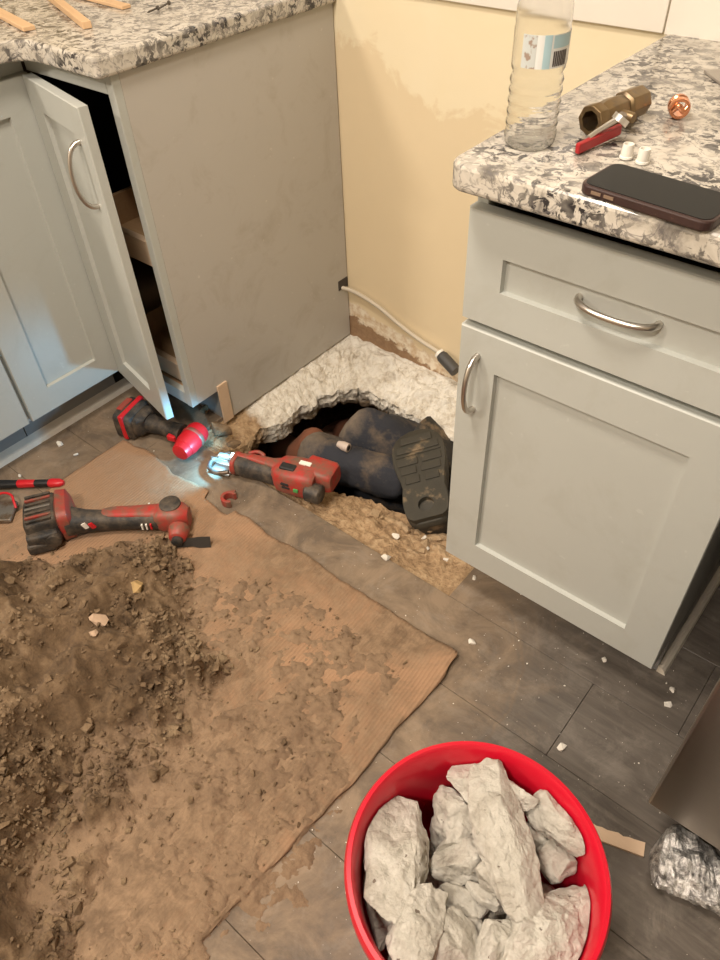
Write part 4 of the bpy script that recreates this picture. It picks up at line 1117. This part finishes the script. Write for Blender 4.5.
# ================================================================== THINGS ON THE LEFT COUNTER
def stick(a, b, wd, th_, label):
    pa_, pb_ = P(*a, CZ), P(*b, CZ); dv = (pa_-pb_).normalized(); sv = Vector((0, 0, 1)).cross(dv)
    pa_ = pb_+dv*.30
    bm = bmesh.new(); obox(bm, ((pa_-pb_).length/2, 0, th_/2), (1, 0, 0), (0, 1, 0), (0, 0, 1), (pa_-pb_).length, wd, th_)
    o = ob('wooden_stick', bm, WOOD, bevel=.001, seg=1); o.location = (pb_.x, pb_.y, CZ+.0002); o.rotation_euler = (0, 0, math.atan2(dv.y, dv.x))
    fin(o, label, 'stick', 'wooden sticks on the left counter')
stick((0, 15), (30, 31), .024, .008, 'flat wooden stick nearest the counter edge at the left')
stick((52, 0), (88, 29), .018, .013, 'square wooden stick in the middle of the three')
stick((76, -4), (127, 9), .022, .007, 'flat wooden stick at the top, nearest the screws')
SCREW = plain('dark_screw_steel', (.12, .105, .09), .4, .7)
for a, b, lab in (((147, 13), (158, 8), 'dark screw nearer the wooden sticks'), ((157, 10), (169, 3), 'dark screw farther from the wooden sticks')):
    pa_, pb_ = P(*a, CZ+.004), P(*b, CZ+.004); dv = (pb_-pa_); t = thing('screw', lab, 'screw', (pa_.x, pa_.y, CZ), (0, 0, math.atan2(dv.y, dv.x)), 'screws on the left counter'); l_ = dv.length
    bm = bmesh.new(); lathe(bm, [(.0002, 0), (.0018, .006)]+[(.0022 if k % 2 else .0016, .006+(l_-.010)*k/10) for k in range(11)], 10, (0, 0, .0045), axis='x'); ob('shank', bm, SCREW, t, local=True)
    bm = bmesh.new(); lathe(bm, [(.0018, l_-.005), (.0044, l_-.001), (.0044, l_), (.0001, l_)], 14, (0, 0, .0045), axis='x'); ob('screw_head', bm, SCREW, t, local=True)

# ================================================================== FLOOR DEBRIS
# strip of plywood and foil at the right
pa_, pb_ = P(590, 830, .002), P(644, 850, .002); dv = (pb_-pa_).normalized(); sv = Vector((0, 0, 1)).cross(dv)
bm = bmesh.new(); n = 10
top, bot = [], []
for k in range(n+1):
    q = pa_+(pb_-pa_)*(k/n); wv = .010+.004*fn(k, 2, 0, .9)
    top.append(q+sv*wv); bot.append(q-sv*.012)
prism(bm, [(v.x, v.y) for v in bot+top[::-1]], .001, .006)
fin(ob('plywood_scrap', bm, WOODE), 'thin splintered plywood scrap between the bucket and the foil', 'wood scrap')
bm = bmesh.new(); nf = 26; rg = []
f0, f1 = P(652, 850, .02), P(735, 892, .02)
dv = (f1-f0); Lf = dv.length*1.15; dv.normalize(); sv = Vector((0, 0, 1)).cross(dv)
for k in range(nf+1):
    u = k/nf; wf = .055*min(1, (u*5)**.5+.1)*(1-.25*u); hf = .022*min(1, (u*6)**.5+.1)
    ring = []
    for m_ in range(24):
        a = 2*math.pi*m_/24
        q = f0+dv*(u*Lf)+sv*(math.cos(a)*wf)+Vector((0, 0, hf+.002+math.sin(a)*hf-.02))
        cr = .012*fn(q.x, q.y, q.z, 40)+.007*fn(q.x, q.y, q.z, 95)
        q = q+sv*cr*math.cos(a)+Vector((0, 0, cr*abs(math.sin(a)))); q.z = max(q.z, .001)
        ring.append(q)
    rg.append(ring)
ringloft(bm, rg)
fin(ob('foil_sheet', bm, FOIL), 'crumpled silver insulation foil poking out below the steel appliance', 'foil')
# chips: the larger ones singly
CHIP = plain('white_concrete_chip', (.72, .68, .60), .9, scale=60, bump=.5)
chips = [(395, 537, .022, 'white chip below the boot heel, on the broken slab'), (424, 538, .014, 'white chip right of the boot heel on the slab'), (428, 549, .012, 'small white chip below the two near the boot heel'), (446, 560, .014, 'white chip at the lower left corner of the cabinet door'),
         (386, 558, .024, 'narrow white chip on the edge of the cut plank'), (474, 578, .014, 'white chip under the cabinet door on the floor'), (472, 643, .018, 'flat pale flake right of the cardboard corner'), (562, 748, .020, 'white flake on the floor just behind the bucket rim'), (604, 660, .014, 'grey pebble on the floor in front of the cabinet door'),
         (60, 445, .022, 'white crumb on the floor before the left toe kick'), (76, 455, .014, 'smaller white crumb beside the one at the left toe kick'), (20, 476, .012, 'white crumb beside the red knife'), (668, 705, .018, 'pale sliver on the floor left of the steel appliance'), (672, 690, .016, 'curled pale sliver near the moulding end'), (318, 805, .010, 'tiny white crumb on the floor left of the bucket')]
for k, (px, py, s, lab) in enumerate(chips):
    zz = -.018 if k in (0, 1, 2) else 0
    stone('concrete_chip', px, py, zz, (s, s*.7, s*.5), 200+k, CHIP, lab, 'chip', k*1.1, 'pale chips on the floor', sub=2, amp=.04)
V_, F_ = [], []
for k in range(520):
    px = rnd.uniform(60, 720); py = rnd.uniform(430, 900); q = P(px, py, 0)
    if q.x < .9 and q.y < -.74 and rnd.random() < .8: continue
    if -.02 < q.x < .84 and q.y > -.64: continue
    if q.y > -.50 and q.x > -.3: continue
    vs_, fs_ = base[rnd.randrange(6)]; s = min(.006, .0011*math.exp(abs(rnd.gauss(0, .7))))
    m_ = Matrix.Rotation(rnd.uniform(0, 6.3), 3, 'Z'); o_ = len(V_)
    zz = .006 if (q.x < .9 and q.y < -.74) else 0
    for v in vs_: V_.append(tuple((m_ @ v)*s+Vector((q.x, q.y, zz+s*.3))))
    for f in fs_: F_.append([o_+q_ for q_ in f])
me = bpy.data.meshes.new('concrete_crumbs'); me.from_pydata(V_, [], F_); me.update(); me.materials.append(CHIP)
o = bpy.data.objects.new('concrete_crumbs', me); COL.objects.link(o); fin(o, 'fine pale concrete crumbs scattered over the floor', 'crumbs', kind='stuff')
# mud clods around the rim of the pit
for k, (px, py, dims, lab) in enumerate([(222, 432, (.07, .05, .04), 'brown mud lump at the left corner of the pit below the wood strip'), (234, 446, (.04, .03, .02), 'flat mud lump beside the saw shoe'), (205, 412, (.035, .025, .02), 'mud lump against the toe kick behind the drill')]):
    stone('mud_lump', px, py, -.002, dims, 300+k, CLOD, lab, 'mud', k*.8)
# rubble on the sandy front of the broken slab
RUB = plain('tan_rubble', (.40, .285, .17), .9, scale=50, var=.3, bump=.5)
for k in range(26):
    px = rnd.uniform(345, 440); py = rnd.uniform(508, 562)
    if py < 480+(px-345)*.35+20: continue
    q = P(px, py, -.03)
    if q.y < -.63: continue
    s = rnd.uniform(.012, .034)
    o = ob('rubble_piece', rockbm(400+k, (s, s*.8, s*.6), 14, 3, .07), RUB)
    o.location = (q.x, q.y, -.022); o.rotation_euler = (0, 0, k)
    fin(o, 'tan rubble piece on the sandy slab edge in front of the boot', 'rubble', 'tan rubble before the boot')
